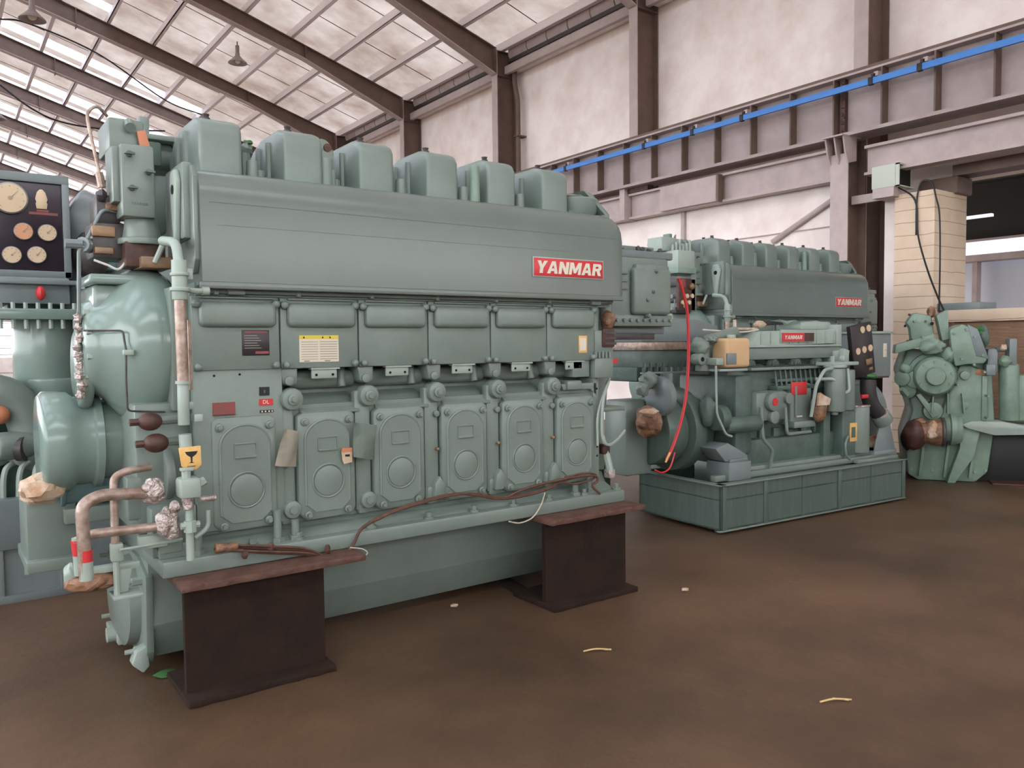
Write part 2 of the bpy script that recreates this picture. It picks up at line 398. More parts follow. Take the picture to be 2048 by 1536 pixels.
# eave beams and box gutter between columns
for i, y in enumerate(rows[:-1]):
    b = MB('steel_pale_lit'); b.box(11.5, 11.62, y+.1, y+4.6, 8.12, 8.32, .03); b.m('plaster').box(11.62, 11.88, y+.1, y+4.6, 8.2, 8.24)
    o = recenter(b.build('eave_beam'))
    tag(o, 'pale eave beam spanning between wall columns high under the roof, bay %s from the front' % ordn[i], 'beam', 'eave beams between the columns')
for i, y in enumerate(rows[:-1]):
    b = MB('steel_pale_lit'); n = 6
    for k in range(n):
        ya, yb = y+.12+k*4.5/n, y+.12+(k+1)*4.5/n-.03
        b.prism([(11.9, 8.4), (11.72, 8.42), (11.62, 8.6), (11.62, 8.78), (11.9, 8.78)], 1, ya, yb)
    b.m('dark_metal').box(11.66, 11.89, y+.12, y+4.62, 8.44, 8.74); b.m('steel').box(11.56, 11.66, y+.1, y+4.65, 8.78, 8.86)
    tag(recenter(b.build('roof_gutter')), 'segmented grey eave gutter tucked under the roof edge, bay %s from the front' % ordn[i], 'gutter', 'eave gutters under the roof edge')
# ---- crane runway
GX = 10.85; gz0, gz1 = 4.56, 5.40
root = thing('crane_girder', 'long grey crane runway girder with stiffener plates along the right wall', 'girder', (GX, 2, gz0))
b = MB('girder'); b.box(GX+.16, GX+.18, -5, 30, gz0, gz1); b.build('web', root)
b = MB('girder'); b.box(GX-.06, GX+.36, -5, 30, gz0-.02, gz0+.03); b.build('bottom_flange', root)
b = MB('steel_pale_lit'); b.box(GX-.0, GX+.34, -5, 30, gz1, gz1+.03); b.build('top_flange', root)
b = MB('steel'); b.box(GX+.1, GX+.2, -5, 30, gz1+.03, gz1+.11, .01); b.build('rail', root)
y = 4.311*1.085-.735*9
k = 0
while y < 22:
    b = MB('steel'); b.box(GX+.0, GX+.16, y-.012, y+.012, gz0+.03, gz1); b.build('stiffener', root); y += .735
yj = at(1680, 200, 0, GX)[1]
b = MB('dark_brown')
b.box(GX+.08, GX+.17, yj-.03, yj+.05, gz0+.03, gz1)
for q in range(7): b.sph((GX+.09, yj+.0, gz0+.1+q*.115), .03, n=8, jit=.4)
for q in (2, 4): b.cyl((GX-.02, yj-.1, gz0+q*.14), (GX+.12, yj+.02, gz0+q*.14), .006, n=6)
b.build('bolted_joint', root)['label'] = 'rusty bolted splice'
# blue conductor bar pieces held by clips
cuts = [1100, 1131, 1288, 1385, 1484, 1742, 1840, 2048]
root = thing('conductor_bar', 'bright blue power bar running along the front of the crane girder', 'bar', (GX-.1, 4, 5.1))
py = lambda px: 339-(px-1131)*.2915 + max(0, px-1600)*.0135
BX = GX-.1
segs = [(-4.5, None)]
pts = [at(px, py(px), 0, BX) for px in cuts]
zs = 5.20
for i in range(len(pts)-1):
    b = MB('rail_blue'); y1, y0 = pts[i][1]-.03, pts[i+1][1]+.03
    if i == len(pts)-2: y0 = -4.5
    za = pts[min(i, 5)][2]
    b.box(BX-.02, BX+.02, y0, y1, zs-.045, zs+.045, .008); b.build('blue_bar', root)
b = MB('rail_blue'); b.box(BX-.02, BX+.02, pts[0][1]+.03, 21, zs-.045, zs+.045, .008); b.build('blue_bar', root)
for p in pts[1:-1]:
    b = MB('black'); b.box(BX-.03, BX+.03, p[1]-.035, p[1]+.035, zs-.055, zs+.055, .01); b.m('steel_pale_lit').box(BX+.0, GX+.14, p[1]-.1, p[1]-.04, zs+.06, zs+.12); b.m('black').box(BX, BX+.03, p[1]-.06, p[1], zs+.04, zs+.1); b.build('bar_clip', root)
# lower tie beams between crane columns
def hbeam(b, x, y0, y1, z0, z1, wd=.1):
    b.box(x+wd-.01, x+wd+.01, y0, y1, z0, z1); b.m('steel_pale_lit').box(x, x+wd*2, y0, y1, z0-.02, z0+.02); b.box(x, x+wd*2, y0, y1, z1-.02, z1+.02)
ccy = 6.75
b = MB('steel_pale_lit'); hbeam(b, 10.95, 6.9, 11.26, 3.98, 4.42); tag(recenter(b.build('tie_beam')), 'pale tie beam below the girder, left of the crane column', 'beam')
b = MB('steel_pale_lit'); b.box(10.86, 10.94, 9.05, 10.35, 3.98, 4.40); b.m('steel').box(10.84, 10.97, 9.0, 9.05, 3.96, 4.42); tag(recenter(b.build('splice_plate')), 'raised plate box on the tie beam near the left crane bracket', 'plate')
b = MB('steel_pale_lit'); hbeam(b, 10.95, 11.44, 15.6, 3.98, 4.42); tag(recenter(b.build('tie_beam')), 'pale tie beam appearing just above the right end of the near engine hood', 'beam')
b = MB('steel_pale_lit'); hbeam(b, 10.95, -4, 6.45, 3.98, 4.36); tag(recenter(b.build('tie_beam')), 'long pale tie beam to the right of the crane column, above the doorway', 'beam')
def crane_col(y, label):
    root = thing('crane_column', label, 'column', (10.8, y, 0), 'crane columns under the girder')
    b = MB('steel_pale_lit'); b.box(10.8, 10.82, y-.14, y+.14, 0, 4.30); b.build('front_flange', root)  # lit side put into the paler colour
    b = MB('steel'); b.box(10.82, 11.28, y-.03, y+.03, 0, 4.54); b.box(11.26, 11.28, y-.14, y+.14, 0, 4.54); b.build('web', root)  # shaded side put into the darker colour
    b = MB('steel_pale_lit')
    for q in (-.14, 0, .14): b.prism([(10.72, 4.3), (10.66, 4.54), (11.0, 4.54), (11.0, 4.2), (10.8, 4.15)], 1, y+q-.012, y+q+.012)
    b.m('dark_brown').box(10.84, 11.0, y-.13, y+.13, 4.2, 4.5); b.m('steel_pale_lit').box(10.62, 11.1, y-.16, y+.16, 4.52, 4.54)
    b.build('bracket', root)
for y, l in ((6.75, 'crane column with notched bracket between the far engine and the tiled pillar'), (2.0, 'crane column standing past the right edge beyond the doorway')): crane_col(y, l)
for y, l in ((11.35, 'short bracket under the girder where the two left tie beams meet'), (16.0, 'short bracket under the girder behind the near engine heads')):
    b = MB('steel_pale_lit'); b.box(10.86, 11.22, y-.07, y+.07, 3.95, 4.54, .006); b.m('dark_brown').box(10.95, 11.1, y-.6, y-.07, 4.45, 4.54); tag(recenter(b.build('girder_bracket')), l, 'bracket')
b = MB('steel_pale_lit'); b.tube([at(1545, 484, 0, 11.17), at(1665, 400, 0, 11.17)], .045, n=8, smooth=False); tag(recenter(b.build('diagonal_brace')), 'pale diagonal steel brace on the wall left of the crane column', 'brace')
p = at(1368, 445, 0, 11.2); b = MB('steel_pale_lit'); b.box(11.16, 11.22, p[1]-.04, p[1]+.04, 3.36, 3.98); tag(recenter(b.build('wall_strip')), 'narrow pale vertical strip on the wall above the far engine', 'strip')
# downpipe beside a column
p = at(1036, 250, 0, 11.7)
b = MB('steel'); b.elbow([(11.7, p[1]+.12, 8.4), (11.7, p[1]+.12, 7.9), (11.7, p[1], 7.5), (11.7, p[1], 4.43)], .06, n=12, rad=.12); b.box(11.62, 11.88, p[1]-.1, p[1]+.1, 6.6, 6.63)
tag(recenter(b.build('downpipe')), 'dark rainwater downpipe with an offset bend beside a wall column', 'pipe')
# tiled pillar
b = MB('tile'); b.box(11.0, 11.9, 5.46, 6.02, 0, 3.62, .01); tag(recenter(b.build('tiled_pillar')), 'cream tiled square pillar beside the open doorway', 'pillar')
b = MB('plaster'); b.box(11.25, 11.9, 6.02, 6.3, 0, 3.6); tag(recenter(b.build('pillar_return')), 'narrow pink plaster return left of the tiled pillar', 'pillar')
b = MB('steel'); b.box(11.5, 11.95, 5.4, 5.95, 3.6, 3.85, .04); b.box(11.55, 11.9, -2, 5.5, 3.85, 4.0); tag(recenter(b.build('door_lintel')), 'dark stained lintel block on top of the tiled pillar', 'lintel')
root = thing('lamp_box', 'pale metal box on a bracket above the tiled pillar', 'box', (10.9, 6.1, 3.5))
b = MB('box_white'); p0, p1 = at(1743, 335, 0, 10.85), at(1790, 372, 0, 10.85)
b.box(10.85, 11.3, p1[1], p0[1], p1[2], p0[2], .012); b.build('box_body', root)
b = MB('hole'); b.box(10.9, 11.25, p1[1]-.004, p1[1]+.01, p1[2]+.03, p0[2]-.03); b.m('box_white').box(10.86, 11.28, p1[1]-.05, p1[1], p0[2]-.02, p0[2]); b.box(10.86, 11.28, p1[1]-.05, p1[1], p1[2], p1[2]+.015); b.box(10.86, 10.88, p1[1]-.05, p1[1], p1[2], p0[2]); b.build('open_end', root)
b = MB('steel_pale_lit'); b.box(10.85, 11.2, p1[1]+.02, p0[1]-.02, p1[2]-.13, p1[2]); b.box(10.98, 11.03, p0[1]-.1, 6.66, p1[2]-.14, p1[2]-.02); b.build('bracket_arm', root)
def cable(name, pts, r, label, m='black', **k):
    b = MB(m); b.tube(pts, r, n=6, **k); return tag(recenter(b.build(name)), label, 'cable')
cable('hanging_cable', [at(1792, 372, 0, 10.98), at(1830, 400, 0, 10.98), at(1836, 470, 0, 10.95), at(1855, 540, 0, 10.8), at(1876, 595, 0, 10.6), at(1892, 630, 0, 10.4)], .012, 'thin black cable drooping down the front of the tiled pillar')
cable('looped_cable', [at(1832, 470, 0, 10.97), at(1834, 395, 0, 10.98), at(1845, 362, 0, 10.98), at(1864, 366, 0, 10.98), at(1872, 395, 0, 10.98), at(1879, 430, 0, 10.98), at(1880, 520, 0, 10.98), at(1878, 625, 0, 10.98)], .012, 'dark cable looped over the top corner of the tiled pillar')
cable('door_pole', [at(1884, 440, 0, 12.2), at(1880, 500, 0, 12.2), at(1874, 632, 0, 12.2)], .03, 'upright black pole just inside the doorway', smooth=False)
# annex beyond the doorway
b = MB('annex_wall'); AX = 19
b.box(AX, AX+.2, -4, 12, 0, 6.5); struct(b.build('wall_annex'))
z0, z1 = at(1960, 515, 0, AX-.1)[2], at(1960, 488, 0, AX-.1)[2]
b = MB('annex_dark'); b.box(AX-.15, AX, -4, 12, z1+.06, 6); b.box(12.2, AX, -4, 12, 5.0, 5.2); b.box(14.5, 15.0, -4, 12, 4.35, 4.75); struct(b.build('ceiling_annex'))
root = thing('annex_lamp', 'long bright strip light under the annex ceiling seen through the doorway', 'lamp', (AX-.4, 5, z0))
b = MB('tube_light'); b.box(AX-.6, AX-.4, 1.0, 9.6, z0+.03, z1, .01); b.build('tube', root)
b = MB('steel_pale_lit'); b.box(AX-.65, AX-.2, .9, 9.7, z1, z1+.05); b.box(AX-.6, AX-.2, .9, 9.7, z0-.12, z0+.02); b.box(AX-.4, AX-.2, 8.3, 8.4, .0, z0); b.build('housing', root)
p = at(1920, 438, 0, 16); b = MB('tube_light'); b.box(15.9, 16, p[1]-.6, p[1]+.6, p[2]-.03, p[2]+.02); tag(recenter(b.build('slit_lamp')), 'narrow bright slit lamp high in the dark annex ceiling', 'lamp')
# crates behind the mint engine
root = thing('wooden_crate', 'brown wooden crate wall behind the mint green engine', 'crate', (11, 3, 0))
b = MB('brown_crate'); b.box(11.0, 11.7, 2.4, 5.2, 0, 1.82, .02); b.build('crate_body', root)
b = MB('tile'); b.box(10.95, 11.75, 3.9, 5.25, 1.82, 1.98, .01); b.box(10.95, 11.75, 2.35, 3.9, 1.80, 1.90); b.build('top_board', root)
b = MB('dark_brown'); b.box(10.9, 11.5, 2.6, 3.75, 1.90, 1.97); b.build('loose_plank', root)
p = at(1925, 636, 0, 11.3); b = MB('paint_grey'); b.box(11.1, 11.6, p[1]-.3, p[1]+.45, 1.98, 2.08, .01); tag(recenter(b.build('grey_slab')), 'flat dark grey slab lying on the crate below the annex wall', 'slab')
# pendant lamps
def pendant(px, py, Y, label):
    p = at(px, py, 1, Y); root = thing('pendant_lamp', label, 'lamp', (p.x, p.y, p.z-.3), 'bell shaped lamps hanging from the roof')
    b = MB('lamp_grey'); b.lathe((p.x, p.y, p.z), 2, [(.05, .12), (.07, .0), (.16, -.1), (.25, -.18), (.26, -.2), (.24, -.2), (.02, -.1)], 20); b.build('shade', root)
    b = MB('lamp_grey'); b.cyl((p.x, p.y, p.z+.1), (p.x, p.y, p.z+.28), .055); b.build('socket', root)
    b = MB('dark_metal'); b.cyl((p.x, p.y, p.z+.28), (p.x, p.y, RX(p.x)-.15), .015, n=6); b.build('drop_rod', root)
    b = MB('cream'); b.sph((p.x, p.y, p.z-.12), .09); b.build('bulb', root)
pendant(475, 112, 22.8, 'bell shaped pendant lamp hanging at the upper centre left of the roof')
pendant(64, 20, 19.6, 'bell shaped pendant lamp at the upper left corner')
pendant(-6, 225, 30, 'small pendant lamp at the left edge among the far roof bays')
# slack roof cables
cable('roof_cable', [at(0, 38, 1, 21), at(60, 48, 1, 21), at(200, 110, 1, 23), at(330, 200, 1, 25), at(405, 230, 1, 25.6)], .02, 'dark slack cable crossing two rafters from the upper left corner')
cable('sagging_cable', [at(0, 170, 1, 30), at(60, 215, 1, 30), at(120, 243, 1, 30), at(210, 258, 1, 30), at(330, 262, 1, 30)], .03, 'dark sagging cable in the far roof bays left of the switch box')
# far end of the hall stays open to daylight, one louvred window frame shows on the left

b = MB('plaster'); b.box(-13.6, -13.4, -5.5, 64, 0, 1.6); b.box(-13.6, -13.4, -5.5, 64, 7.6, ZL(-13.4)); struct(b.build('wall_left'))  # unseen wall, its tall opening shaped to throw daylight on the right wall
b = MB('plaster'); b.box(-13.4, 11.9, -5.7, -5.5, 0, 3.0); b.box(-13.4, 11.9, -5.7, -5.5, 4.5, 9.0); struct(b.build('wall_front'))  # unseen wall behind the camera, opening narrowed to dim the engine fronts
b = MB('plaster'); b.box(-13.4, 11.9, 64, 64.2, 0, 1.0); b.box(-13.4, 11.9, 64, 64.2, 3.4, 9.0); struct(b.build('wall_back'))
b = MB('steel')
for k in range(30): b.box(-13.4+k*.85, -13.34+k*.85, 64.05, 64.15, 1.0, 3.4)
for k in range(6): b.box(-13.4, 11.9, 64.05, 64.15, 1.2+k*.42, 1.25+k*.42)
struct(b.build('window_1'))

# ================================================================ the six cylinder engine
E1 = thing('diesel_engine', 'large pale green six-cylinder engine on two rusty beams, nearest and biggest', 'engine', (2.3, 3.8, .555))
PT = 'paint'
# --- oil pan and base
b = MB(PT); b.prism([(4.12, .56), (4.12, .25), (4.2, .07), (4.85, .07), (4.95, .25), (4.95, .56)], 0, .80, 3.55, .004); b.build('oil_pan', E1)
b = MB(PT)
b.prism([(4.1, .5), (4.13, .12), (4.17, .05), (4.9, .05), (4.97, .14), (4.97, .5), (4.6, .56), (4.3, .56)], 0, .785, .82, .004)
b.lathe((.785, 4.52, .30), 0, [(.30, 0), (.29, -.05), (.2, -.075), (.0, -.08)], 28, sc=(1, .8))
b.build('pan_end_plate', E1)
pe = [o for o in E1.children if o.name.startswith('pan_end')][0]
for (yy, zz) in ((4.2, .46), (4.85, .46), (4.2, .12), (4.85, .12), (4.88, .3), (4.5, .54)):
    b = MB('paint_pale'); b.cyl((.74, yy, zz), (.80, yy, zz), .022, n=6); b.cyl((.70, yy, zz), (.74, yy, zz), .012, n=8); b.build('clamp_bolt', pe)
b = MB('paint_pale')
b.prism([(.72, .07), (.74, .13), (.79, .15), (.80, .05), (.77, .02)], 1, 4.14, 4.22, .008); b.build('drain_lug', E1); b = MB('paint_pale')
b.cyl((.68, 4.58, .1), (.79, 4.58, .1), .04, n=10); b.box(.70, .79, 4.6, 4.72, .1, .13, .004); b.box(.72, .79, 4.5, 4.56, .06, .12, .004); b.build('drain_elbow', E1)
b = MB(PT)
b.box(.80, 3.655, 3.80, 5.15, .555, .632, .01)
b.prism([(3.86, .63), (3.95, .67), (3.985, .735), (5.0, .735), (5.1, .63)], 0, .92, 3.62, .006)
b.box(.80, .98, 3.86, 5.1, .63, .70, .01); b.build('base_flange', E1)
for x in (1.22, 1.45, 1.85, 2.2, 2.5, 2.78, 3.05, 3.34, 3.62):
    b = MB(PT); b.cyl((x, 3.845, .63), (x, 3.845, .645), .028, n=12); b.cyl((x, 3.845, .645), (x, 3.845, .67), .018, n=6); b.build('foundation_bolt', E1)
for x, h in ((1.35, .16), (1.44, .1), (3.4, .13), (3.28, .07), (.97, .13)):
    b = MB(PT); b.cyl((x, 3.86, .63), (x, 3.86, .63+h), .02, n=10); b.cyl((x, 3.86, .63), (x, 3.86, .655), .032, n=6); b.build('jacking_stud', E1)
# --- crankcase wall
b = MB(PT)
b.box(.98, 3.5, 3.93, 5.0, .70, 1.30)
b.box(.98, 3.5, 4.06, 5.0, 1.26, 1.9)
b.box(.98, 1.405, 3.895, 4.1, .72, 1.5, .006)
b.box(.98, 3.5, 3.915, 4.1, 1.485, 1.86)
b.build('engine_block', E1)
pitch = .4205
dx0 = 1.0525
for i in range(6):                                     # crankcase doors
    x = dx0+pitch*i; xw = .312
    b = MB(PT)
    b.prism([(x+.0, .745), (x+.0, 1.245), (x+xw*.1, 1.262), (x+xw*.9, 1.262), (x+xw, 1.245), (x+xw, .745), (x+xw*.88, .712), (x+.04, .708)], 1, 3.885, 3.94, .012)
    # arched raised border and round embossing
    n = 14; cx, cr = x+xw/2, .118
    arc = [(cx+cr*math.cos(PI-PI*k/n), 1.12+cr*.85*math.sin(PI*k/n)) for k in range(n+1)]
    b.tube([(cx-cr, 3.884, .79)] + [(u, 3.884, v) for u, v in arc] + [(cx+cr, 3.884, .79)], .009, n=6, smooth=False)
    b.prism([(cx-cr, .79)] + arc + [(cx+cr, .79), (cx+cr*.6, .75), (cx-cr*.6, .75)], 1, 3.878, 3.89)
    cy_ = .905
    b.tube([(cx+.086*math.cos(a), 3.877, cy_+.086*math.sin(a)) for a in [2*PI*k/24 for k in range(25)]], .005, n=6, smooth=False)
    b.cyl((cx, 3.886, cy_), (cx, 3.873, cy_), .078, n=28, bev=.004)
    b.box(cx-.052, cx+.052, 3.872, 3.884, 1.128, 1.134, .002); b.box(cx-.052, cx+.052, 3.868, 3.884, 1.06, 1.072, .003)
    b.box(cx-.055, cx-.05, 3.873, 3.884, 1.065, 1.13); b.box(cx+.05, cx+.055, 3.873, 3.884, 1.065, 1.13)
    d = b.build('crankcase_door', E1)
    for (u, v) in ((.035, 1.215), (xw-.035, 1.215), (.045, .74), (xw-.05, .745)):
        b = MB(PT); b.cyl((x+u, 3.885, v), (x+u, 3.868, v), .02, n=16, bev=.004); b.cyl((x+u, 3.868, v), (x+u, 3.852, v), .012, n=6); b.build('door_bolt', d)
for i in range(6):                                     # pillars between the doors
    x = dx0+.312+pitch*i+.009; 
    if i == 5: continue
    b = MB(PT); b.box(x, x+.09, 3.905, 3.96, .72, 1.36, .012)
    b.box(x+.012, x+.078, 3.9, 3.93, .70, .80, .015)
    b.build('pillar', E1)
for i in range(5):
    x = 1.449+.4185*i
    b = MB(PT)
    b.cyl((x, 3.96, 1.333), (x, 3.868, 1.333), .056, n=28, bev=.012); b.cyl((x, 3.868, 1.333), (x, 3.855, 1.333), .03, n=20, bev=.004); b.cyl((x, 3.856, 1.333), (x, 3.845, 1.333), .016, n=6); b.build('side_bolt_boss', E1)
    b = MB(PT); b.prism([(x-.055, 1.49), (x+.04, 1.49), (x+.035, 1.41), (x+.0, 1.395), (x-.04, 1.41)], 1, 3.9, 4.07, .01); b.cyl((x-.01, 3.9, 1.425), (x-.01, 3.885, 1.425), .024, n=14, bev=.004); b.build('stud_lug', E1)
    if i < 2:
        b = MB(PT); b.cyl((x-.01, 3.94, .775), (x-.01, 3.875, .775), .046, n=24, bev=.012); b.cyl((x-.01, 3.876, .775), (x-.01, 3.865, .775), .022, n=6); b.build('side_bolt_boss', E1)
    else:
        b = MB(PT); b.prism([(x-.035, .73), (x+.03, .73), (x+.045, .80), (x+.01, .86), (x-.025, .82)], 1, 3.87, 3.93, .012); b.build('cast_lug', E1)
        b = MB('brass'); b.cyl((x+.0, 3.91, 1.01), (x, 3.885, 1.01), .008, n=8); b.sph((x, 3.883, 1.01), .011, n=8); b.build('grease_nipple', E1)
        b = MB(PT); b.cyl((x+.0, 3.91, 1.21), (x, 3.885, 1.21), .018, n=12, bev=.003); b.build('plug', E1)
for i in range(5):                                     # open camshaft trough under the upper covers
    xa, xb = 1.50+.42*i, 1.83+.42*i
    if i == 4: xb = 3.42
    b = MB(PT)
    b.cyl((xa-.02, 4.03, 1.425), (xb, 4.03, 1.425), .05, n=16)
    b.prism([(3.895, 1.262), (4.06, 1.352), (4.1, 1.352), (4.1, 1.25), (3.895, 1.25)], 0, xa, xb-.01, .003)
    b.build('cam_trough', E1)
    b = MB('paint_pale'); b.box(xa+.06, xa+.2, 3.9, 3.915, 1.43, 1.485, .008); b.box(xa+.055, xa+.21, 3.89, 3.93, 1.478, 1.487)
    b.m('hole').cyl((xa+.085, 3.9, 1.45), (xa+.085, 3.897, 1.45), .007, n=8); b.cyl((xa+.175, 3.9, 1.45), (xa+.175, 3.897, 1.45), .007, n=8); b.build('hanger_plate', E1)
    b = MB(PT); b.cyl((xa+.255, 4.0, 1.5), (xa+.255, 3.97, 1.38), .026, .02, n=12, bev=.004); b.build('lifter', E1)
for i in range(6):                                     # upper covers
    x0 = .978+pitch*i; x1 = x0+pitch-.006
    if i == 5: x1 = 3.47
    b = MB(PT)
    b.box(x0, x1, 3.885, 3.92, 1.487, 1.838, .006)
    b.box(x0+.03, x1-.02, 3.845, 3.9, 1.692, 1.812, .028, seg=4)
    b.box(x0+.035, x1-.03, 3.87, 3.89, 1.826, 1.836, .003)
    b.m('dark_metal').box(x1, x1+.006, 3.9, 3.92, 1.487, 1.838)
    d = b.build('side_cover', E1)
    for (u, v, r) in ((x0+.018, 1.802, .02), (x1-.02, 1.805, .02), (x0+.022, 1.505, .017), (x1-.024, 1.507, .017)):
        b = MB(PT); b.cyl((u, 3.885, v), (u, 3.858, v), r, n=14, bev=.004); b.sph((u, 3.858, v), r*.85, (1, .5, 1), n=12); b.build('knob', d)
# --- long hood
hp = [(3.81, 1.885), (3.80, 1.90), (3.80, 2.28), (3.806, 2.33), (3.825, 2.375), (3.86, 2.408), (3.91, 2.425), (4.30, 2.43), (4.34, 2.40), (4.34, 1.885)]
def hood(b, x0, x1):
    t = bmesh.new(); rings = []
    steps = [(x0, 0), (x1-.10, 0), (x1-.055, .012), (x1-.02, .04), (x1, .085)]
    for x, k in steps:
        ring = []
        for (y, z) in hp:
            zz = z - (k if z > 2.2 else 0)*max(0, (z-2.2)/.23); yy = y + (k*.35 if y < 4 else 0)
            ring.append(t.verts.new((x, yy, zz)))
        rings.append(ring)
    n = len(hp)
    for a, c in zip(rings, rings[1:]):
        for k in range(n): t.faces.new((a[k], c[k], c[(k+1) % n], a[(k+1) % n]))
    t.faces.new(rings[0]); t.faces.new(rings[-1])
    bmesh.ops.recalc_face_normals(t, faces=t.faces); b._add(t)
b = MB('paint_hood'); hood(b, 1.01, 3.665); b.build('hood', E1, 30)
hd = [o for o in E1.children if o.name.startswith('hood')][0]
b = MB('paint_dark'); b.box(1.05, 3.6, 3.7985, 3.80, 2.262, 2.2635); b.box(1.08, 3.2, 3.7988, 3.80, 2.16, 2.161); b.build('sheet_seam', hd)
b = MB('paint_hood'); b.box(1.0, 3.65, 3.80, 3.83, 1.868, 1.9, .006); b.build('hood_lip', hd)
b = MB('paint_hood'); b.prism([(3.82, 2.38), (3.85, 2.43), (3.99, 2.46), (4.16, 2.44), (4.3, 2.36), (4.33, 2.2), (4.33, 2.02), (4.2, 1.95), (3.86, 1.94), (3.82, 2.0)], 0, .985, 1.012, .006); b.build('hood_end_plate', hd)
# red plate with raised letters
pl = MB('paint_pale'); pl.box(2.904, 3.470, 3.7935, 3.80, 1.996, 2.116, .003); pl.m('red').box(2.912, 3.462, 3.791, 3.7955, 2.003, 2.109, .002); pl = pl.build('name_plate', hd)
block_word('YANMAR', 'raised_lettering', 'cream', pl, .074, FRONT(3.187, 3.7905, 2.056), .004, .18, .10, 1.12)
# --- dark gap and rails under hood
b = MB(PT); b.box(1.0, 3.62, 3.90, 4.1, 1.83, 1.9); b.cyl((1.02, 3.875, 1.862), (3.6, 3.875, 1.862), .013, n=10); b.cyl((1.0, 3.895, 1.845), (3.6, 3.895, 1.845), .007, n=8)
for q in range(7): b.box(1.08+q*.4, 1.1+q*.4, 3.862, 3.9, 1.843, 1.878, .003)
b.build('fuel_rack_rod', E1)
b = MB('paint_grey'); b.box(1.14, 1.22, 3.85, 3.89, 1.845, 1.88, .005); b.box(3.42, 3.5, 3.85, 3.89, 1.84, 1.88, .005); b.tube([(3.5, 3.86, 1.86), (3.56, 3.86, 1.87), (3.6, 3.86, 1.86)], .013); b.build('rack_bracket', E1)
b = MB(PT); b.box(3.47, 3.52, 3.9, 4.9, .72, 1.86, .006); b.build('end_post', E1)
for z in (.86, .92, 1.0, 1.06, 1.12, 1.3, 1.37):
    b = MB('hole'); b.cyl((3.50, 3.9, z), (3.50, 3.897, z), .007, n=8); b.build('bolt_hole', E1)
# bare camshaft end pieces on the right
b = MB(PT); b.box(3.30, 3.44, 3.9, 4.0, 1.38, 1.49, .006); b.box(3.46, 3.62, 3.87, 4.0, 1.37, 1.5, .006); b.box(3.24, 3.36, 3.88, 3.98, 1.30, 1.36, .012); b.prism([(3.2, 1.34), (3.5, 1.34), (3.5, 1.25), (3.45, 1.3), (3.22, 1.3)], 1, 3.9, 3.95, .004)
for q in range(5): b.box(3.46+q*.03, 3.475+q*.03, 3.865, 3.88, 1.5, 1.54)
b.build('governor_bracket', E1)
b = MB(PT); b.box(3.47, 3.63, 3.88, 4.1, 1.53, 1.68, .006); b.m('dark_brown').box(3.53, 3.63, 3.865, 3.9, 1.57, 1.69, .006)
for q in range(3): b.m('dark_metal').box(3.54, 3.64, 3.86, 3.87, 1.585+q*.035, 1.6+q*.035)
b.m('bag_tan').blob((3.62, 3.92, 1.74), (.045, .05, .07), seed=4); b.m('red').box(3.66, 3.72, 3.93, 3.97, 1.46, 1.49); b.build('terminal_block', E1)
# --- cylinder heads
for i in range(6):
    x1 = 1.29+.4215*i; x0 = x1-.21; zt = 2.735
    b = MB(PT)
    t = bmesh.new()
    prof = [(4.05, 2.38), (4.05, zt-.07), (4.075, zt-.03), (4.16, zt), (4.42, zt), (4.56, zt-.04), (4.66, zt-.12), (4.66, 2.38)]
    b.prism(prof, 0, x0, x1, .028, seg=3)
    b.box(x0-.025, x1+.02, 4.02, 4.7, 2.36, 2.43, .012)
    for q in (4.28, 4.44): b.cyl((x0-.0, q, 2.42), (x0-.0, q, zt-.05), .02, n=8)
    h = b.build('cylinder_head_cover', E1)
    for q in ((x0+x1)/2-.03, (x0+x1)/2+.02):
        b = MB('dark_metal'); yy = 4.2 if q < (x0+x1)/2 else 4.36
        b.cyl((q, yy, zt-.012), (q, yy, zt+.012), .022, n=10); b.cyl((q, yy, zt+.008), (q, yy, zt+.03), .012, .02, n=8); b.build('cover_nut', h)
    for xx, yy, hh in ((x1+.06, 4.1, 2.54), (x1+.14, 4.22, 2.52)):
        if i == 5 and xx > x1+.1: continue
        b = MB(PT); b.cyl((xx, yy, 2.36), (xx, yy, hh), .034, .028, n=14, bev=.004); b.cyl((xx, yy, 2.42), (xx, yy, 2.445), .046, n=14, bev=.004); b.build('head_stud', E1)
b = MB(PT); b.box(1.02, 3.62, 4.12, 4.95, 1.85, 2.40, .01); b.build('cylinder_row', E1)
b = MB(PT); b.cyl((.98, 4.82, 2.62), (3.5, 4.82, 2.62), .10, n=20); b.box(.9, 3.5, 4.72, 4.95, 2.66, 2.7, .01)
for i in range(6): b.cyl((1.2+.42*i, 4.6, 2.55), (1.2+.42*i, 4.85, 2.6), .07, n=14)
b.build('exhaust_manifold', E1)
# loose shape variations beside the heads
b = MB(PT); x = 1.29+.4215; b.box(x+.02, x+.1, 4.12, 4.3, 2.4, 2.66, .02); b.cyl((x+.06, 4.2, 2.68), (x+.06, 4.32, 2.68), .05, n=14); b.m('rust_edge').cyl((x+.055, 4.115, 2.665), (x+.055, 4.125, 2.665), .022, n=12)
b.m(PT).cyl((x+.03, 4.1, 2.4), (x+.03, 4.1, 2.60), .045, .04, n=12, bev=.006); b.build('rocker_stand', E1)
b = MB(PT); b.cyl((1.38, 4.3, 2.4), (1.38, 4.3, 2.62), .028, n=8); b.sph((1.385, 4.3, 2.64), .035, n=8, jit=.5); b.m('leafgreen').sph((1.4, 4.3, 2.68), .02, (1.4, 1, .6), n=6, jit=.6); b.build('valve_stem', E1)
b = MB('paint_mint'); x = 1.29+.4215*3+.13; b.cyl((x, 4.08, 2.4), (x, 4.08, 2.67), .036, .032, n=10, bev=.01); b.build('wrapped_stub', E1)
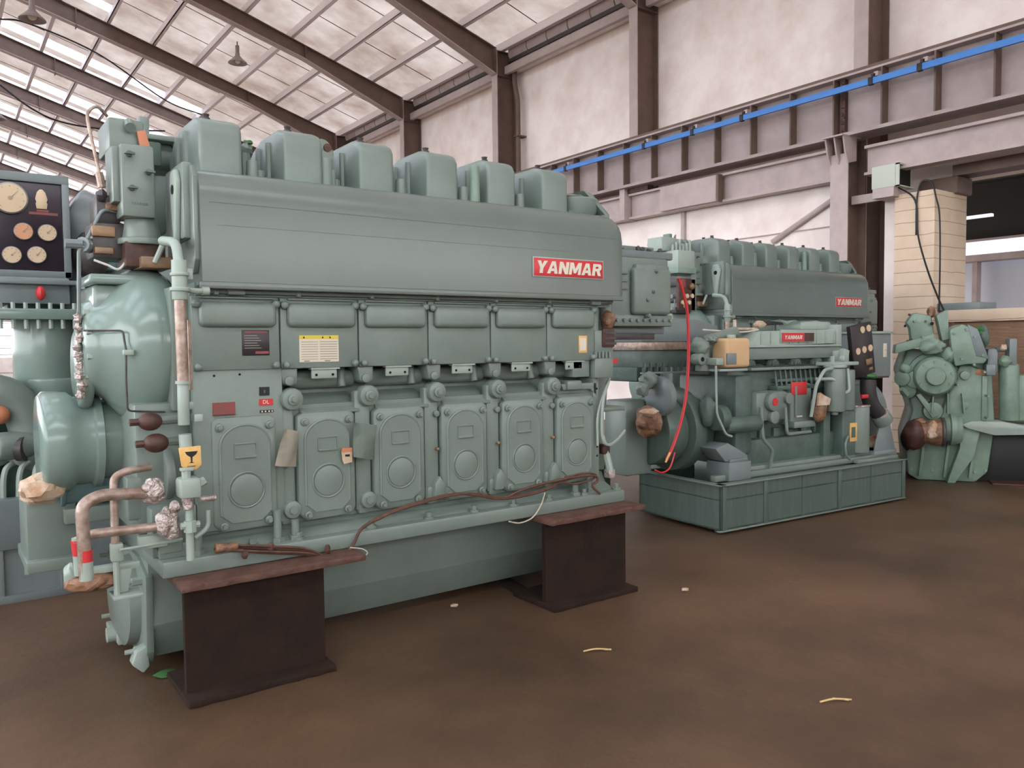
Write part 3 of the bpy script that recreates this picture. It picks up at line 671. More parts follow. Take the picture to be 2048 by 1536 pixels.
# broken thermostat bowl at the right end
b = MB(PT)
b.lathe((3.55, 4.15, 2.45), 2, [(.09, -.04), (.135, .02), (.15, .1), (.14, .11), (.11, .03)], 20); b.blob((3.50, 4.15, 2.56), (.11, .1, .03), .35, seed=9)
b.m(PT).prism([(3.50, 2.60), (3.58, 2.585), (3.735, 2.46), (3.74, 2.40), (3.71, 2.40), (3.69, 2.455), (3.56, 2.555)], 1, 4.02, 4.3, .006); b.cyl((3.66, 4.1, 2.43), (3.66, 4.0, 2.43), .02, n=8); b.build('end_bowl', E1)
# --- right end: charge cooler block
b = MB('paint_grey')
X0, X1 = 4.06, 4.52
b.box(3.62, 4.6, 4.25, 4.9, 2.22, 2.275, .01); b.box(3.62, 4.56, 4.3, 4.85, 1.66, 1.72, .01)
b.m(PT).box(X0-.12, X1, 4.22, 4.85, 1.72, 2.22, .02); b.box(X0-.16, X1+.02, 4.2, 4.88, 1.715, 1.80, .012); b.box(3.6, X0, 4.3, 4.8, 1.74, 2.24, .01)
b.m('dark_metal').box(3.9, 4.4, 4.25, 4.85, 1.62, 1.665, .004)
ac = b.build('charge_air_cooler', E1)
b = MB(PT); b.box(X0+.05, X1-.02, 4.165, 4.23, 1.80, 2.14, .03, seg=3); b.box(X0+.08, X1-.03, 4.18, 4.23, 2.10, 2.17, .02); b.build('cooler_cover', ac)
for (u, v) in ((4.33, 2.12), (4.3, 1.97), (4.24, 1.91), (4.25, 1.79)):
    b = MB(PT); b.cyl((u, 4.2, v), (u, 4.15, v), .016, n=12, bev=.003); b.cyl((u, 4.151, v), (u, 4.145, v), .009, n=6); b.build('cover_bolt', ac)
for q in range(9):
    b = MB(PT); b.cyl((X0-.1+q*.068, 4.2, 1.76), (X0-.1+q*.068, 4.18, 1.76), .013, n=8); b.build('flange_bolt', ac)
for q in range(3):
    b = MB(PT); b.box(X0-.16, X0+.02, 4.2, 4.24, 1.98+q*.055, 2.01+q*.055, .004); b.build('cooler_rib', ac)
b = MB(PT); b.prism([(3.62, 2.0), (4.1, 2.02), (3.9, 1.9), (3.86, 1.72), (3.62, 1.7)], 1, 4.22, 4.26, .006); b.cyl((3.86, 4.2, 1.72), (3.86, 4.2, 1.98), .045, n=14); b.build('end_duct', E1)
b = MB('dark_metal')
for q in range(10): b.sph((3.75+q*.085, 4.28+rnd.random()*.15, 2.29), .02, n=6, jit=.7)
b.m(PT).box(3.7, 4.5, 4.35, 4.7, 2.275, 2.32, .01); b.build('top_fittings', E1)
b = MB('paint_mint'); b.elbow([(3.62, 4.3, 2.50), (4.12, 4.35, 2.40), (4.02, 4.3, 2.36), (3.62, 4.2, 2.38)], .013, n=8, rad=.02); b.cyl((3.92, 4.3, 2.29), (3.92, 4.3, 2.36), .035, n=8); b.box(3.84, 4.0, 4.24, 4.36, 2.28, 2.3, .004); b.build('bent_rod', E1)
b = MB(PT); b.box(3.52, 3.66, 4.0, 4.9, .74, 1.75, .01); b.box(3.52, 3.6, 4.0, 4.9, 1.7, 1.9); b.build('gear_case', E1)
b = MB(PT); b.box(3.66, 3.95, 4.1, 4.8, 1.12, 1.15, .005); b.prism([(3.66, 1.42), (3.93, 1.42), (4.02, 1.37), (4.0, 1.13), (3.66, 1.13)], 1, 4.35, 4.4, .006); b.m('hole').cyl((3.89, 4.35, 1.28), (3.89, 4.345, 1.28), .05, n=18, M=None); b.m(PT); b.cyl((3.75, 4.3, 1.4), (3.75, 4.3, 1.7), .06, n=14); b.build('rear_shelf', E1)
cb = [(3.66, 3.95, 1.36), (3.6, 3.9, 1.33), (3.52, 3.86, 1.22), (3.51, 3.86, 1.0), (3.56, 3.86, .93), (3.68, 3.9, .95), (3.8, 3.95, 1.0)]
b = MB('paint_pale'); b.tube(cb, .01, n=6); b.tube([(3.64, 3.95, 1.34), (3.54, 3.88, 1.26), (3.48, 3.87, 1.12), (3.48, 3.87, .93)], .008, n=6); b.build('grey_lead', E1)
b = MB('paint_pale'); b.tube([(3.58, 3.95, .98), (3.6, 3.92, .86), (3.62, 3.9, .74)], .025, n=8); b.m('dark_brown').box(3.56, 3.62, 3.9, 3.95, .86, .93, .01); b.m('foil').box(3.59, 3.65, 3.88, 3.94, .7, .76, .012); b.build('cooling_pipe_end', E1)
# --- left end: switch box, turbocharger, pipes
b = MB(PT)
def lbox(Y, px0, py0, px1, py1):
    a = at(px0, py0, 1, Y); c = at(px1, py1, 1, Y); return a.x, c.x, c.z, a.z
x0, x1, z0, z1 = lbox(4.1, 240, 284, 313, 437)
b.box(x0, x1, 4.1, 4.3, z0, z1, .014); sb = b.build('switch_box', E1)
for (px, py) in ((257, 308), (297, 345), (263, 376)):
    p = at(px, py, 1, 4.1); b = MB('paint_dark'); b.cyl((p.x, 4.1, p.z), (p.x, 4.075, p.z), .014, n=10, bev=.003); b.prism([(p.x-.024, p.z-.006), (p.x+.022, p.z-.006), (p.x+.022, p.z+.002), (p.x, p.z+.006)], 1, 4.06, 4.08); b.build('toggle_knob', sb)
p = at(280, 408, 1, 4.1); text_mesh('YANMAR', 'stamped_text', 'paint_dark', sb, .018, FRONT(p.x, 4.099, p.z), .0008)
b = MB(PT); b.box(x0-.03, x0+.005, 4.14, 4.32, z0+.07, z1-.01, .006); b.build('box_hinge', sb)
q0, q1, q2, q3 = lbox(4.3, 216, 232, 240, 300)
b = MB(PT); b.box(q0, q0+.16, 4.3, 4.6, q2, q3, .012); b.cyl((q0+.09, 4.3, q3-.02), (q0+.09, 4.26, q3-.05), .025, n=10)
b.m('tag_orange').prism([(q0+.12, q3-.06), (q0+.16, q3-.05), (q0+.19, q3-.17), (q0+.14, q3-.17)], 1, 4.27, 4.29, .004)
b.m('paint_dark'); b.box(q0+.16, q0+.26, 4.4, 4.6, q3-.19, q3-.07, .01); b.box(q0+.12, q0+.16, 4.35, 4.5, q3-.05, q3+.01, .01); b.build('relay_unit', E1)
a = at(315, 300, 1, 4.7); b = MB(PT); b.cyl((.86, 4.75, a.z-.02), (1.1, 4.75, a.z-.02), .085, n=18); b.box(.86, 1.15, 4.6, 4.9, a.z+.03, a.z+.06, .008); b.box(.9, 1.15, 4.5, 4.9, 2.2, 2.5, .02)
b.box(.93, .98, 4.62, 4.72, a.z+.06, a.z+.15, .008); b.build('exhaust_elbow', E1)
# bracket arm beside the hood end
b = MB('paint_pale'); b.prism([(3.9, 2.36), (3.93, 2.42), (4.0, 2.42), (4.02, 2.36), (3.98, 2.08), (3.95, 2.06)], 0, .93, .955, .008); b.m('hole').cyl((.929, 3.96, 2.33), (.927, 3.96, 2.33), .022, n=14); b.m(PT).box(.955, 1.0, 3.88, 4.2, 2.1, 2.45, .01); b.build('hood_bracket', E1)
# governor under the box
pa = at(282, 437, 1, 4.2)
b = MB(PT); b.cyl((pa.x, 4.2, 2.22), (pa.x, 4.2, 2.12), .07, .09, n=18, bev=.006); b.cyl((pa.x, 4.2, 2.12), (pa.x, 4.2, 2.09), .11, n=18, bev=.006)
b.m('dark_brown').box(pa.x-.09, pa.x+.09, 4.12, 4.3, 1.98, 2.1, .01); b.m('brass').box(pa.x-.03, pa.x+.11, 4.08, 4.3, 1.975, 2.03, .008)
b.m('paint_pale').cyl((pa.x+.03, 4.08, 2.0), (pa.x+.07, 4.06, 2.1), .013, n=8); b.build('governor', E1)
pg = at(222, 490, 1, 4.25)
b = MB('dark_metal'); b.box(pg.x-.09, pg.x+.07, 4.2, 4.4, pg.z-.07, pg.z+.1, .02); b.m('brass').box(pg.x-.09, pg.x+.01, 4.18, 4.22, pg.z+.03, pg.z+.08, .006); b.box(pg.x-.08, pg.x, 4.185, 4.21, pg.z-.05, pg.z-.02, .004)
b.m('dark_metal').box(pg.x-.06, pg.x+.05, 4.25, 4.45, pg.z+.1, pg.z+.24, .02); b.m('bag_tan').box(pg.x-.02, pg.x+.04, 4.22, 4.26, pg.z+.16, pg.z+.2, .01)
b.m('paint_grey').cyl((pg.x-.13, 4.2, pg.z-.01), (pg.x-.09, 4.25, pg.z-.01), .035, n=12); b.cyl((pg.x-.2, 4.2, pg.z-.01), (pg.x-.13, 4.2, pg.z-.01), .022, n=8)
b.m('dark_metal').cyl((pg.x+.07, 4.2, pg.z+.02), (pg.x+.16, 4.2, pg.z+.02), .035, n=12); b.build('shutdown_solenoid', E1)
b = MB('wire_white'); b.tube([at(188, 520, 1, 4.18), at(215, 530, 1, 4.16), at(238, 538, 1, 4.15), at(258, 515, 1, 4.16)], .006, n=6); b.build('white_wire', E1)
b = MB('paint_grey'); b.elbow([at(168, 490, 1, 4.2), at(205, 418, 1, 4.22), at(236, 425, 1, 4.25)], .008, n=8, rad=.03); b.elbow([at(158, 700, 1, 4.25), at(158, 498, 1, 4.2), at(185, 488, 1, 4.2)], .009, n=8, rad=.02); b.build('small_fuel_pipe', E1)
b = MB('bare_pipe'); b.tube([at(214, 232, 1, 4.35), at(195, 214, 1, 4.3), at(178, 222, 1, 4.28), at(176, 245, 1, 4.28), at(195, 330, 1, 4.25), at(204, 385, 1, 4.25)], .008, n=8); b.cyl(at(198, 345, 1, 4.25), at(204, 375, 1, 4.25), .018, n=8); b.m('dark_metal').sph(at(203, 392, 1, 4.25), .025, (1, 1, 1.3), n=8, jit=.4); b.build('sensor_cable', E1)
# turbocharger: big rounded compressor casing, axis along the crankshaft
b = MB('paint_gloss')
tc = (.0, 4.30, 1.615)
b.lathe((.60, 4.34, 1.605), 0, [(.02, -.03), (.17, -.03), (.21, -.01), (.225, .02), (.25, .06), (.30, .10), (.345, .14), (.375, .19), (.39, .25), (.385, .31), (.35, .36), (.24, .39), (.02, .39)], 44)
b.build('turbo_casing', E1, 50)
b = MB('paint_gloss')
b.lathe((.40, 4.5, 1.14), 0, [(.02, 0), (.23, 0), (.25, .02), (.25, .12), (.22, .15), (.22, .22), (.24, .23), (.24, .26), (.20, .27), (.20, .42), (.02, .42)], 36); b.cyl((.56, 4.4, 1.5), (.62, 4.4, 1.5), .2, n=30, bev=.02); b.box(.6, .93, 4.15, 4.6, 1.90, 1.945, .01); b.box(.62, .86, 4.2, 4.6, 1.75, 1.9, .02)
b.build('turbine_inlet', E1, 50)
tu = [o for o in E1.children if o.name.startswith('turbo_casing')][0]
for k in range(10):
    a = 2*PI*k/10+.3
    b = MB('paint_pale'); b.cyl((.578, 4.32+.185*math.cos(a), 1.615+.185*math.sin(a)), (.60, 4.32+.185*math.cos(a), 1.615+.185*math.sin(a)), .014, n=6); b.build('casing_bolt', tu)
b = MB('foil'); 
for k in range(9): b.sph((.545+rnd.random()*.02, 4.22, 1.74-k*.045), .022, n=6, jit=.7)
b.build('crumpled_gasket', tu)
b = MB('dark_metal'); b.elbow([at(168, 661, 1, 4.15), at(246, 661, 1, 4.0), at(249, 684, 1, 4.0), at(252, 700, 1, 3.98), at(252, 760, 1, 3.98), at(255, 822, 1, 3.98), at(330, 824, 1, 3.98)], .005, n=6, rad=.02); b.m('paint_pale').box(.70, .745, 3.97, 4.0, 1.565, 1.59, .004); b.build('drain_line', tu)
# turbo bracket and gear end body below
b = MB(PT); b.box(.74, .99, 4.0, 4.9, .72, 1.34, .02); b.box(.90, 1.0, 3.95, 4.6, 1.3, 1.88, .01); b.build('front_gear_case', E1)
b = MB('paint_blue'); b.cyl((.50, 4.62, .955), (.80, 4.62, .955), .155, n=32, bev=.006); b.cyl((.49, 4.62, .955), (.51, 4.62, .955), .165, n=32, bev=.004); b.build('pump_drum', E1)
b = MB(PT); b.box(.50, .8, 4.5, 5.0, .72, .80, .01); b.box(.34, .56, 4.55, 4.95, .55, .87, .012); b.box(.33, .57, 4.5, 5.0, .50, .56, .008); b.cyl((.34, 4.52, .5), (.34, 4.52, .55), .02, n=6); b.build('pump_bracket', E1)
b = MB('bag_pale'); b.blob((.4, 4.4, .93), (.09, .09, .07), .4, seed=3); b.build('wrapped_port', E1)['label'] = 'port wrapped in pale plastic'
# black handwheels
for (px, py, s) in ((300, 843, 1), (312, 886, 1.05)):
    p = at(px, py, 1, 3.86); b = MB('dark_brown'); b.sph((p.x, p.y, p.z), .052*s, (1, .9, .8), n=18); b.cyl((p.x-.085, p.y, p.z), (p.x-.04, p.y, p.z), .016, n=8); b.m(PT).cyl((p.x+.03, p.y+.02, p.z), (p.x+.13, p.y+.03, p.z), .02, n=8); b.build('round_handle', E1)
# vertical filter pipe with bare sleeve
Y = 3.78
P = lambda px, py, Y=3.78: at(px, py, 1, Y)
b = MB('paint_pale'); b.elbow([P(325, 482, 3.95), P(352, 484, 3.82), P(358, 530)], .022, n=12, rad=.05); b.cyl(P(358, 520), P(360, 600), .034, n=14, bev=.004); b.cyl(P(359, 545), P(359.5, 552), .042, n=14, bev=.004); b.cyl(P(360, 575), P(360, 583), .044, n=14, bev=.004)
b.elbow([P(365, 575), P(385, 582, 3.8), P(412, 582, 3.8)], .013, n=8, rad=.02); b.cyl(P(404, 582, 3.8), P(418, 582, 3.8), .02, n=10); b.box(P(372, 505).x, P(385, 505).x, 3.78, 3.8, P(0, 545).z, P(0, 520).z, .004)
b.m('bare_pipe').cyl(P(360, 600), P(366, 762), .026, n=14); b.cyl(P(378, 640, 3.82), P(382, 780, 3.82), .009, n=8)
b.m('paint_pale').cyl(P(366, 762), P(368, 850), .026, n=14, bev=.003); b.cyl(P(366, 762), P(366, 768), .034, n=12); b.box(P(360, 0).x, P(378, 0).x, 3.75, 3.82, P(0, 868).z, P(0, 850).z, .006); b.cyl(P(370, 868), P(372, 900), .028, n=14); b.box(P(350, 0).x-.02, P(364, 0).x, 3.79, 3.84, P(0, 840).z, P(0, 822).z, .006)
b.build('lube_oil_pipe', E1)
b = MB('tag_yellow'); x0, x1, z0, z1 = P(353, 893).x, P(397, 893).x, P(375, 938).z, P(375, 893).z
b.prism([(x0, z1), (x1, z1+.004), (x1+.002, z0+.02), (x1-.02, z0), (x0+.035, z0-.002), (x0+.01, z0+.02)], 1, 3.742, 3.75, .002)
cx = (x0+x1)/2+.006; cz = (z0+z1)/2
b.m('black').prism([(cx-.028, cz+.032), (cx+.028, cz+.032), (cx+.02, cz+.018), (cx+.004, cz+.006), (cx+.003, cz-.016), (cx+.013, cz-.02), (cx-.013, cz-.02), (cx-.003, cz-.016), (cx-.004, cz+.006), (cx-.02, cz+.018)], 1, 3.7405, 3.7425)
b.m('brass').box(cx-.02, cx+.016, 3.7405, 3.7425, cz-.038, cz-.032)
b.build('fragile_label', E1)['label'] = 'yellow label with black wineglass mark'
b = MB('paint_pale'); v = P(378, 975, 3.72)
b.box(v.x-.045, v.x+.045, 3.68, 3.78, v.z-.045, v.z+.045, .014); b.cyl((v.x-.01, 3.72, v.z+.04), (v.x-.01, 3.72, v.z+.08), .02, n=8); b.box(v.x-.035, v.x+.02, 3.70, 3.74, v.z+.075, v.z+.09, .004); b.cyl((v.x+.04, 3.72, v.z+.01), (v.x+.07, 3.72, v.z+.025), .02, n=6)
b.m('foil').cyl((v.x-.005, 3.73, v.z-.045), (v.x-.005, 3.73, v.z-.1), .026, n=12, bev=.003); b.sph((v.x-.06, 3.73, v.z-.08), .026, n=10, jit=.3)
b.m('paint_pale').cyl((v.x, 3.73, v.z-.1), (v.x, 3.73, v.z-.33), .018, n=10); b.cyl((v.x-.04, 3.72, v.z-.17), (v.x+.04, 3.72, v.z-.17), .016, n=8); b.cyl((v.x, 3.72, v.z-.15), (v.x, 3.72, v.z-.2), .028, n=8)
b.elbow([(v.x+.09, 3.76, v.z-.12), (v.x+.09, 3.76, v.z-.2), (v.x+.03, 3.76, v.z-.24)], .010, n=8, rad=.03); b.m('foil').cyl((v.x+.06, 3.78, v.z-.07), (v.x+.13, 3.78, v.z-.07), .014, n=8)
b.build('drain_valve', E1)
def bentpipe(pts, r, Y, name, mm='bare_pipe', rad=.07):
    b = MB(mm); b.elbow([at(px, py, 1, y) for px, py, y in pts], r, n=14, rad=rad); return b.build(name, E1)
o = bentpipe([(318, 985, 3.8), (200, 990, 3.72), (163, 1010, 3.7), (172, 1158, 3.7)], .026, 3.7, 'bare_coolant_pipe', rad=.10)
b = MB('red'); b.cyl(at(170.5, 1100, 1, 3.7), at(171.5, 1123, 1, 3.7), .0275, n=16); b.m('paint_pale').cyl(at(171.5, 1123, 1, 3.7), at(173, 1160, 1, 3.7), .0275, n=16); b.build('red_band', o)
b = MB('paint_pale'); b.cyl(at(154, 1075, 1, 3.86), at(160, 1150, 1, 3.86), .022, n=12); b.m('red').cyl(at(153, 1080, 1, 3.86), at(157, 1110, 1, 3.86), .0235, n=12); b.build('second_band_pipe', E1)
bentpipe([(330, 1052, 3.8), (182, 1068, 3.84), (150, 1085, 3.86)], .021, 3.8, 'bare_coolant_pipe', rad=.04)
bentpipe([(300, 934, 3.9), (252, 942, 3.86), (227, 955, 3.86), (231, 1110, 3.84)], .017, 3.8, 'bare_coolant_pipe', rad=.06)
b = MB('foil'); p = P(306, 982); b.blob((p.x, p.y, p.z), (.05, .045, .055), .45, seed=5); p = P(335, 1048); b.blob((p.x, p.y, p.z), (.05, .04, .07), .45, seed=6); b.build('foil_wrap', E1)
b = MB('paint_pale'); p = P(231, 1100, 3.84)
b.box(p.x-.02, p.x+.03, 3.82, 3.87, p.z-.05, p.z+.03, .008); b.cyl((p.x, 3.84, p.z-.2), (p.x, 3.84, p.z-.04), .013, n=8); b.box(p.x-.12, p.x+.1, 3.86, 3.9, p.z-.1, p.z-.07, .004); b.prism([(p.x, p.z-.08), (p.x+.07, p.z-.08), (p.x+.05, p.z-.2), (p.x+.0, p.z-.2)], 1, 3.86, 3.88, .004); b.box(p.x-.02, p.x+.1, 3.8, 3.92, p.z-.215, p.z-.2, .003)
b.tube([P(240, 1100, 3.8), P(300, 1090, 3.82), P(365, 1078, 3.82)], .008, n=6); b.box(P(240, 0, 3.82).x, P(300, 0, 3.82).x, 3.82, 3.86, .70, .76, .006)
b.build('pipe_clamp_bracket', E1)
b = MB('paint_pale'); p = P(143, 1150, 3.9); b.blob((p.x, p.y, p.z), (.03, .03, .05), .3, seed=8); b.build('loose_fitting', E1)
b = MB('bag_tan'); p0, p1 = P(158, 1172, 3.85), P(205, 1172, 3.95); b.blob(((p0.x+p1.x)/2, 3.9, p0.z), (.11, .08, .045), .2, seed=2); b.m('paint_dark').cyl((p1.x, 3.95, p1.z), (p1.x+.1, 4.0, p1.z+.01), .02, n=8); b.build('wrapped_pump_inlet', E1)
# left front corner block
b = MB(PT); b.box(.78, .98, 3.9, 4.9, .63, .86, .01); b.box(.80, .9, 3.84, 4.0, .66, .8, .01); b.cyl((.86, 4.05, 1.0), (.90, 4.05, 1.0), .13, n=28, bev=.01); b.box(.7, .8, 4.0, 4.1, .8, 1.0, .01); b.build('corner_cover', E1)
# --- plates and stickers
b = MB('plate_black'); b.box(1.207, 1.34, 3.881, 3.885, 1.555, 1.678, .002); b.m('red_dark').box(1.22, 1.33, 3.8798, 3.8812, 1.664, 1.673); b.box(1.27, 1.335, 3.8798, 3.8812, 1.563, 1.575)
b.m('label_text')
for k in range(6): b.box(1.218, 1.30-.01*(k % 3), 3.8798, 3.8812, 1.59+k*.012, 1.593+k*.012)
b.build('warning_plate', E1)['label'] = 'black warning plate with red bars'
b = MB('label_white'); b.box(1.492, 1.702, 3.882, 3.885, 1.517, 1.652); b.m('label_yellow').box(1.492, 1.702, 3.8812, 3.8828, 1.634, 1.652); b.m('label_text')
for k in range(8): b.box(1.502, 1.59, 3.8812, 3.8825, 1.53+k*.0125, 1.533+k*.0125); b.box(1.60, 1.695, 3.8812, 3.8825, 1.53+k*.0125, 1.534+k*.0125)
b.m('black'); b.box(1.515, 1.545, 3.8812, 3.8825, 1.521, 1.524); b.box(1.625, 1.655, 3.8812, 3.8825, 1.521, 1.524)
for u in (1.51, 1.61, 1.65): b.prism([(u, 1.637), (u+.012, 1.637), (u+.006, 1.649)], 1, 3.8805, 3.8815)
b.build('caution_label', E1)['label'] = 'white caution label with yellow header'
b = MB('tag_yellow'); b.box(3.335, 3.405, 3.881, 3.885, 1.535, 1.645, .002); b.m('cream').box(3.345, 3.395, 3.8803, 3.8815, 1.55, 1.63); b.build('small_label', E1)['label'] = 'small cream sticker'
b = MB('red_dark'); b.box(1.064, 1.168, 3.888, 3.896, 1.272, 1.334); b.m('dark_brown').box(1.066, 1.168, 3.886, 3.9, 1.272, 1.277); b.build('maker_plate', E1)['label'] = 'dull red blank plate'
b = MB('black'); b.box(1.288, 1.338, 3.891, 3.896, 1.358, 1.40); b.m('paint_dark').box(1.31, 1.316, 3.8905, 3.892, 1.37, 1.385); b.m('red').box(1.286, 1.354, 3.891, 3.896, 1.309, 1.341); b.m('black').box(1.288, 1.356, 3.892, 3.896, 1.273, 1.286); b.m('cream')
for u in (1.295, 1.312, 1.33, 1.345): b.box(u, u+.007, 3.8912, 3.893, 1.276, 1.283)
mp = b.build('number_plates', E1); mp['label'] = 'black, red and black number tabs'
text_mesh('DL', 'plate_text', 'cream', mp, .026, FRONT(1.318, 3.8905, 1.325), .0006)
for (u, v) in ((1.075, 1.462), (1.195, 1.465)):
    b = MB('hole'); b.cyl((u, 3.896, v), (u, 3.893, v), .006, n=8); b.build('screw_hole', E1)

# ================================================================ far twin of the engine
E3 = copy_tree(E1); E3.location = (E1.location.x+5.86, E1.location.y+1.71, E1.location.z)
E3['label'] = 'far pale green six-cylinder engine behind the skid-mounted genset'
# ================================================================ rusty I-beam blocks
def beam_block(x0, x1, tx1, y0, y1, label, h=.555):
    root = thing('steel_beam_block', label, 'beam', ((x0+x1)/2, y0, 0), 'rusty beams carrying the engines')
    yw = y0+.10 if y0 < 4.5 or (5 < y0 < 6) else y1-.12
    rr = random.Random(int(x0*100))
    b = MB('rust'); b.box(x0+.01, x1, yw, yw+.035, .03, h-.03); b.build('web_plate', root)
    b = MB('rust')
    n = 14; t = bmesh.new()
    pts = [(x0-.005+(x1+.02-x0)*k/n, y0+rr.uniform(-.006, .006)) for k in range(n+1)] + [(x1+.02, y1), (x0-.005, y1)]
    b.prism(pts, 2, 0, .032, .004); b.build('bottom_flange', root)
    b = MB('rust_edge')
    pts = [(x0-.02+(tx1-x0)*k/n, y0+rr.uniform(-.005, .005)) for k in range(n+1)] + [(tx1-.02, y1), (x0-.02, y1)]
    b.prism(pts, 2, h-.032, h, .003); b.build('top_flange', root)
    return root
beam_block(.862, 1.535, 1.74, 3.64, 4.06, 'rusty steel I-beam block under the left front of the near engine')
beam_block(2.93, 3.60, 3.70, 3.64, 4.06, 'rusty steel I-beam block under the right front of the near engine')
beam_block(.87, 1.5, 1.6, 5.0, 5.14, 'rusty I-beam block behind the oil pan, left rear of the near engine')
beam_block(2.9, 3.55, 3.65, 5.0, 5.14, 'rusty I-beam block behind the oil pan, right rear of the near engine')
beam_block(6.75, 7.4, 7.5, 5.45, 5.77, 'beam block hidden under the left end of the far engine')
beam_block(8.8, 9.5, 9.55, 5.45, 5.77, 'beam block hidden under the right end of the far engine')
b = MB('rust'); b.prism([(2.93, 3.9), (3.02, 3.9), (3.1, 4.4), (3.0, 4.4)], 2, 0, .03, .004); tag(recenter(b.build('timber_strip')), 'dark low strip on the floor left behind the right rusty block', 'strip')

# ================================================================ cords, tags and hoses on the near engine
b = MB('cord')
z = .665
base = [at(428, 1097, 1, 3.77), at(470, 1100, 1, 3.76), at(530, 1102, 1, 3.76), at(600, 1106, 1, 3.76), at(665, 1112, 1, 3.74)]
for k, (dz, dy) in enumerate(((0, 0), (.012, .01), (-.010, .008), (.004, .018), (.018, -.002))):
    e = [(665, 1112), (690, 1108), (708, 1085), (722, 1058), (748, 1040)] if k < 2 else [(660, 1108), (700, 1110)]
    b.tube([(p.x+k*.006, p.y+dy, p.z+dz+rnd.uniform(-.004, .004)) for p in base[:-1]] + [at(px, py+k*2, 1, 3.775) for px, py in e], .0065, n=6)
pp = [(748, 1040), (790, 1020), (850, 1001), (905, 988), (950, 990), (990, 997), (1030, 995), (1075, 985), (1110, 972)]
b.tube([at(px, py, 1, 3.79) for px, py in pp], .008, n=6); b.tube([at(px, py+3, 1, 3.785) for px, py in pp[:4]] + [at(px, py-3, 1, 3.79) for px, py in pp[4:]], .006, n=6)
b.tube([at(px, py, 1, 3.79) for px, py in [(1010, 996), (1050, 978), (1110, 962), (1160, 953), (1190, 952), (1195, 962), (1185, 972), (1200, 988)]], .008, n=6)
b.tube([at(px, py, 1, 3.80) for px, py in [(1075, 985), (1120, 966), (1150, 968), (1180, 960), (1192, 950), (1170, 946), (1130, 955)]], .007, n=6)
b.tube([at(px, py, 1, 3.80) for px, py in [(1095, 975), (1140, 958), (1185, 950), (1194, 956)]], .006, n=6)
for (px, py) in ((542, 1094), (655, 1098), (490, 1108)):
    p = at(px, py, 1, 3.765); b.sph((p.x, p.y, p.z), .02, (.8, .8, 1.2), n=8, jit=.3)
b.m('bag_tan'); p = at(430, 1097, 1, 3.77); b.cyl((p.x, p.y, p.z), (p.x+.1, p.y, p.z-.004), .024, .02, n=10)
tag(recenter(b.build('rope_bundle')), 'brown cable bundle strung along the base flange of the near engine', 'cable')
b = MB('paper'); b.tube([at(px, py, 1, 3.78) for px, py in [(1090, 985), (1082, 1010), (1065, 1035), (1040, 1046), (1018, 1043)]], .0045, n=6); tag(recenter(b.build('frayed_strap')), 'thin pale frayed strap dangling below the cord at the flange right half', 'strap')
b = MB('wire_white'); b.tube([at(px, py, 1, 3.7) for px, py in [(700, 1112), (725, 1112), (735, 1106), (725, 1098), (700, 1095)]], .003, n=6); tag(recenter(b.build('wire_loop')), 'thin white wire loop at the right end of the left beam block', 'wire')
def hang(name, c, m, th, label, cat):
    rows_ = []; n = 5
    tl, tr, br, bl = [Vector(at(px, py, 1, 3.84)) for px, py in c]
    for j in range(n+1):
        row = []
        for i in range(n+1):
            u, v = i/n, j/n; p = (tl*(1-u)+tr*u)*(1-v)+(bl*(1-u)+br*u)*v
            row.append((p.x, p.y+.012*math.sin(u*5+v*3)+rnd.uniform(-.002, .002), p.z))
        rows_.append(row)
    b = MB(m); b.sheet(rows_, th); return tag(recenter(b.build(name)), label, cat)
hang('cloth_tag', [(570, 858), (596, 862), (594, 934), (550, 932)], 'paper', .004, 'hanging cloth tag with tan bottom between the first two crankcase doors', 'tag')
hang('cloth_tag', [(708, 845), (752, 850), (748, 920), (707, 914)], 'cloth', .004, 'hanging grey-green cloth tag right of the second crankcase door', 'tag')
pl_ = thing('paper_label', 'small white paper label with orange top on the second crankcase door', 'label', (at(695, 928, 1, 3.86)))
def quadp(px, Y=3.86): return [(at(x_, y_, 1, Y).x, at(x_, y_, 1, Y).z) for x_, y_ in px]
b = MB('bag_pale'); b.prism(quadp([(683, 903), (705, 902), (704, 924), (688, 928), (685, 920)]), 1, 3.858, 3.865); b.build('paper_sheet', pl_)
b = MB('tag_orange'); b.prism(quadp([(684, 896), (704, 895), (705, 903), (683, 904)]), 1, 3.856, 3.865); b.m('black').prism(quadp([(690, 909), (699, 908), (699, 913), (690, 913)]), 1, 3.8565, 3.859); b.build('printed_header', pl_)
# wrapped flange of the genset and its white lead
b = MB('bag_tan'); p = at(1290, 845, 1, 4.75)
b.lathe((p.x, 4.75, p.z), 0, [(.02, -.09), (.04, -.07), (.08, .0), (.12, .06), (.125, .08), (.02, .1)], 12); b.blob((p.x+.03, 4.75, p.z), (.08, .11, .13), .3, seed=12)
b.m('bag_pale').blob((p.x-.0, 4.7, p.z+.09), (.07, .08, .035), .3, seed=13)
tag(recenter(b.build('wrapped_flange')), 'pipe end wrapped in crumpled brown plastic between near engine and genset', 'bag')
b = MB('red'); pts = [(1357, 556), (1365, 580), (1374, 620), (1377, 680), (1376, 740), (1371, 800), (1360, 850), (1345, 895), (1333, 920)]
b.tube([at(px, py, 1, 4.2-.0*i) for i, (px, py) in enumerate(pts)], .012, n=8); b.m('tag_yellow').tube([at(1340, 905, 1, 4.19), at(1331, 925, 1, 4.19)], .008, n=6)
b.m('red').tube([at(px, py, 1, 4.2) for px, py in [(1350, 905), (1340, 935), (1325, 945), (1310, 940)]], .006, n=6)
tag(recenter(b.build('red_hose')), 'long thin red hose hanging in front of the genset', 'hose')
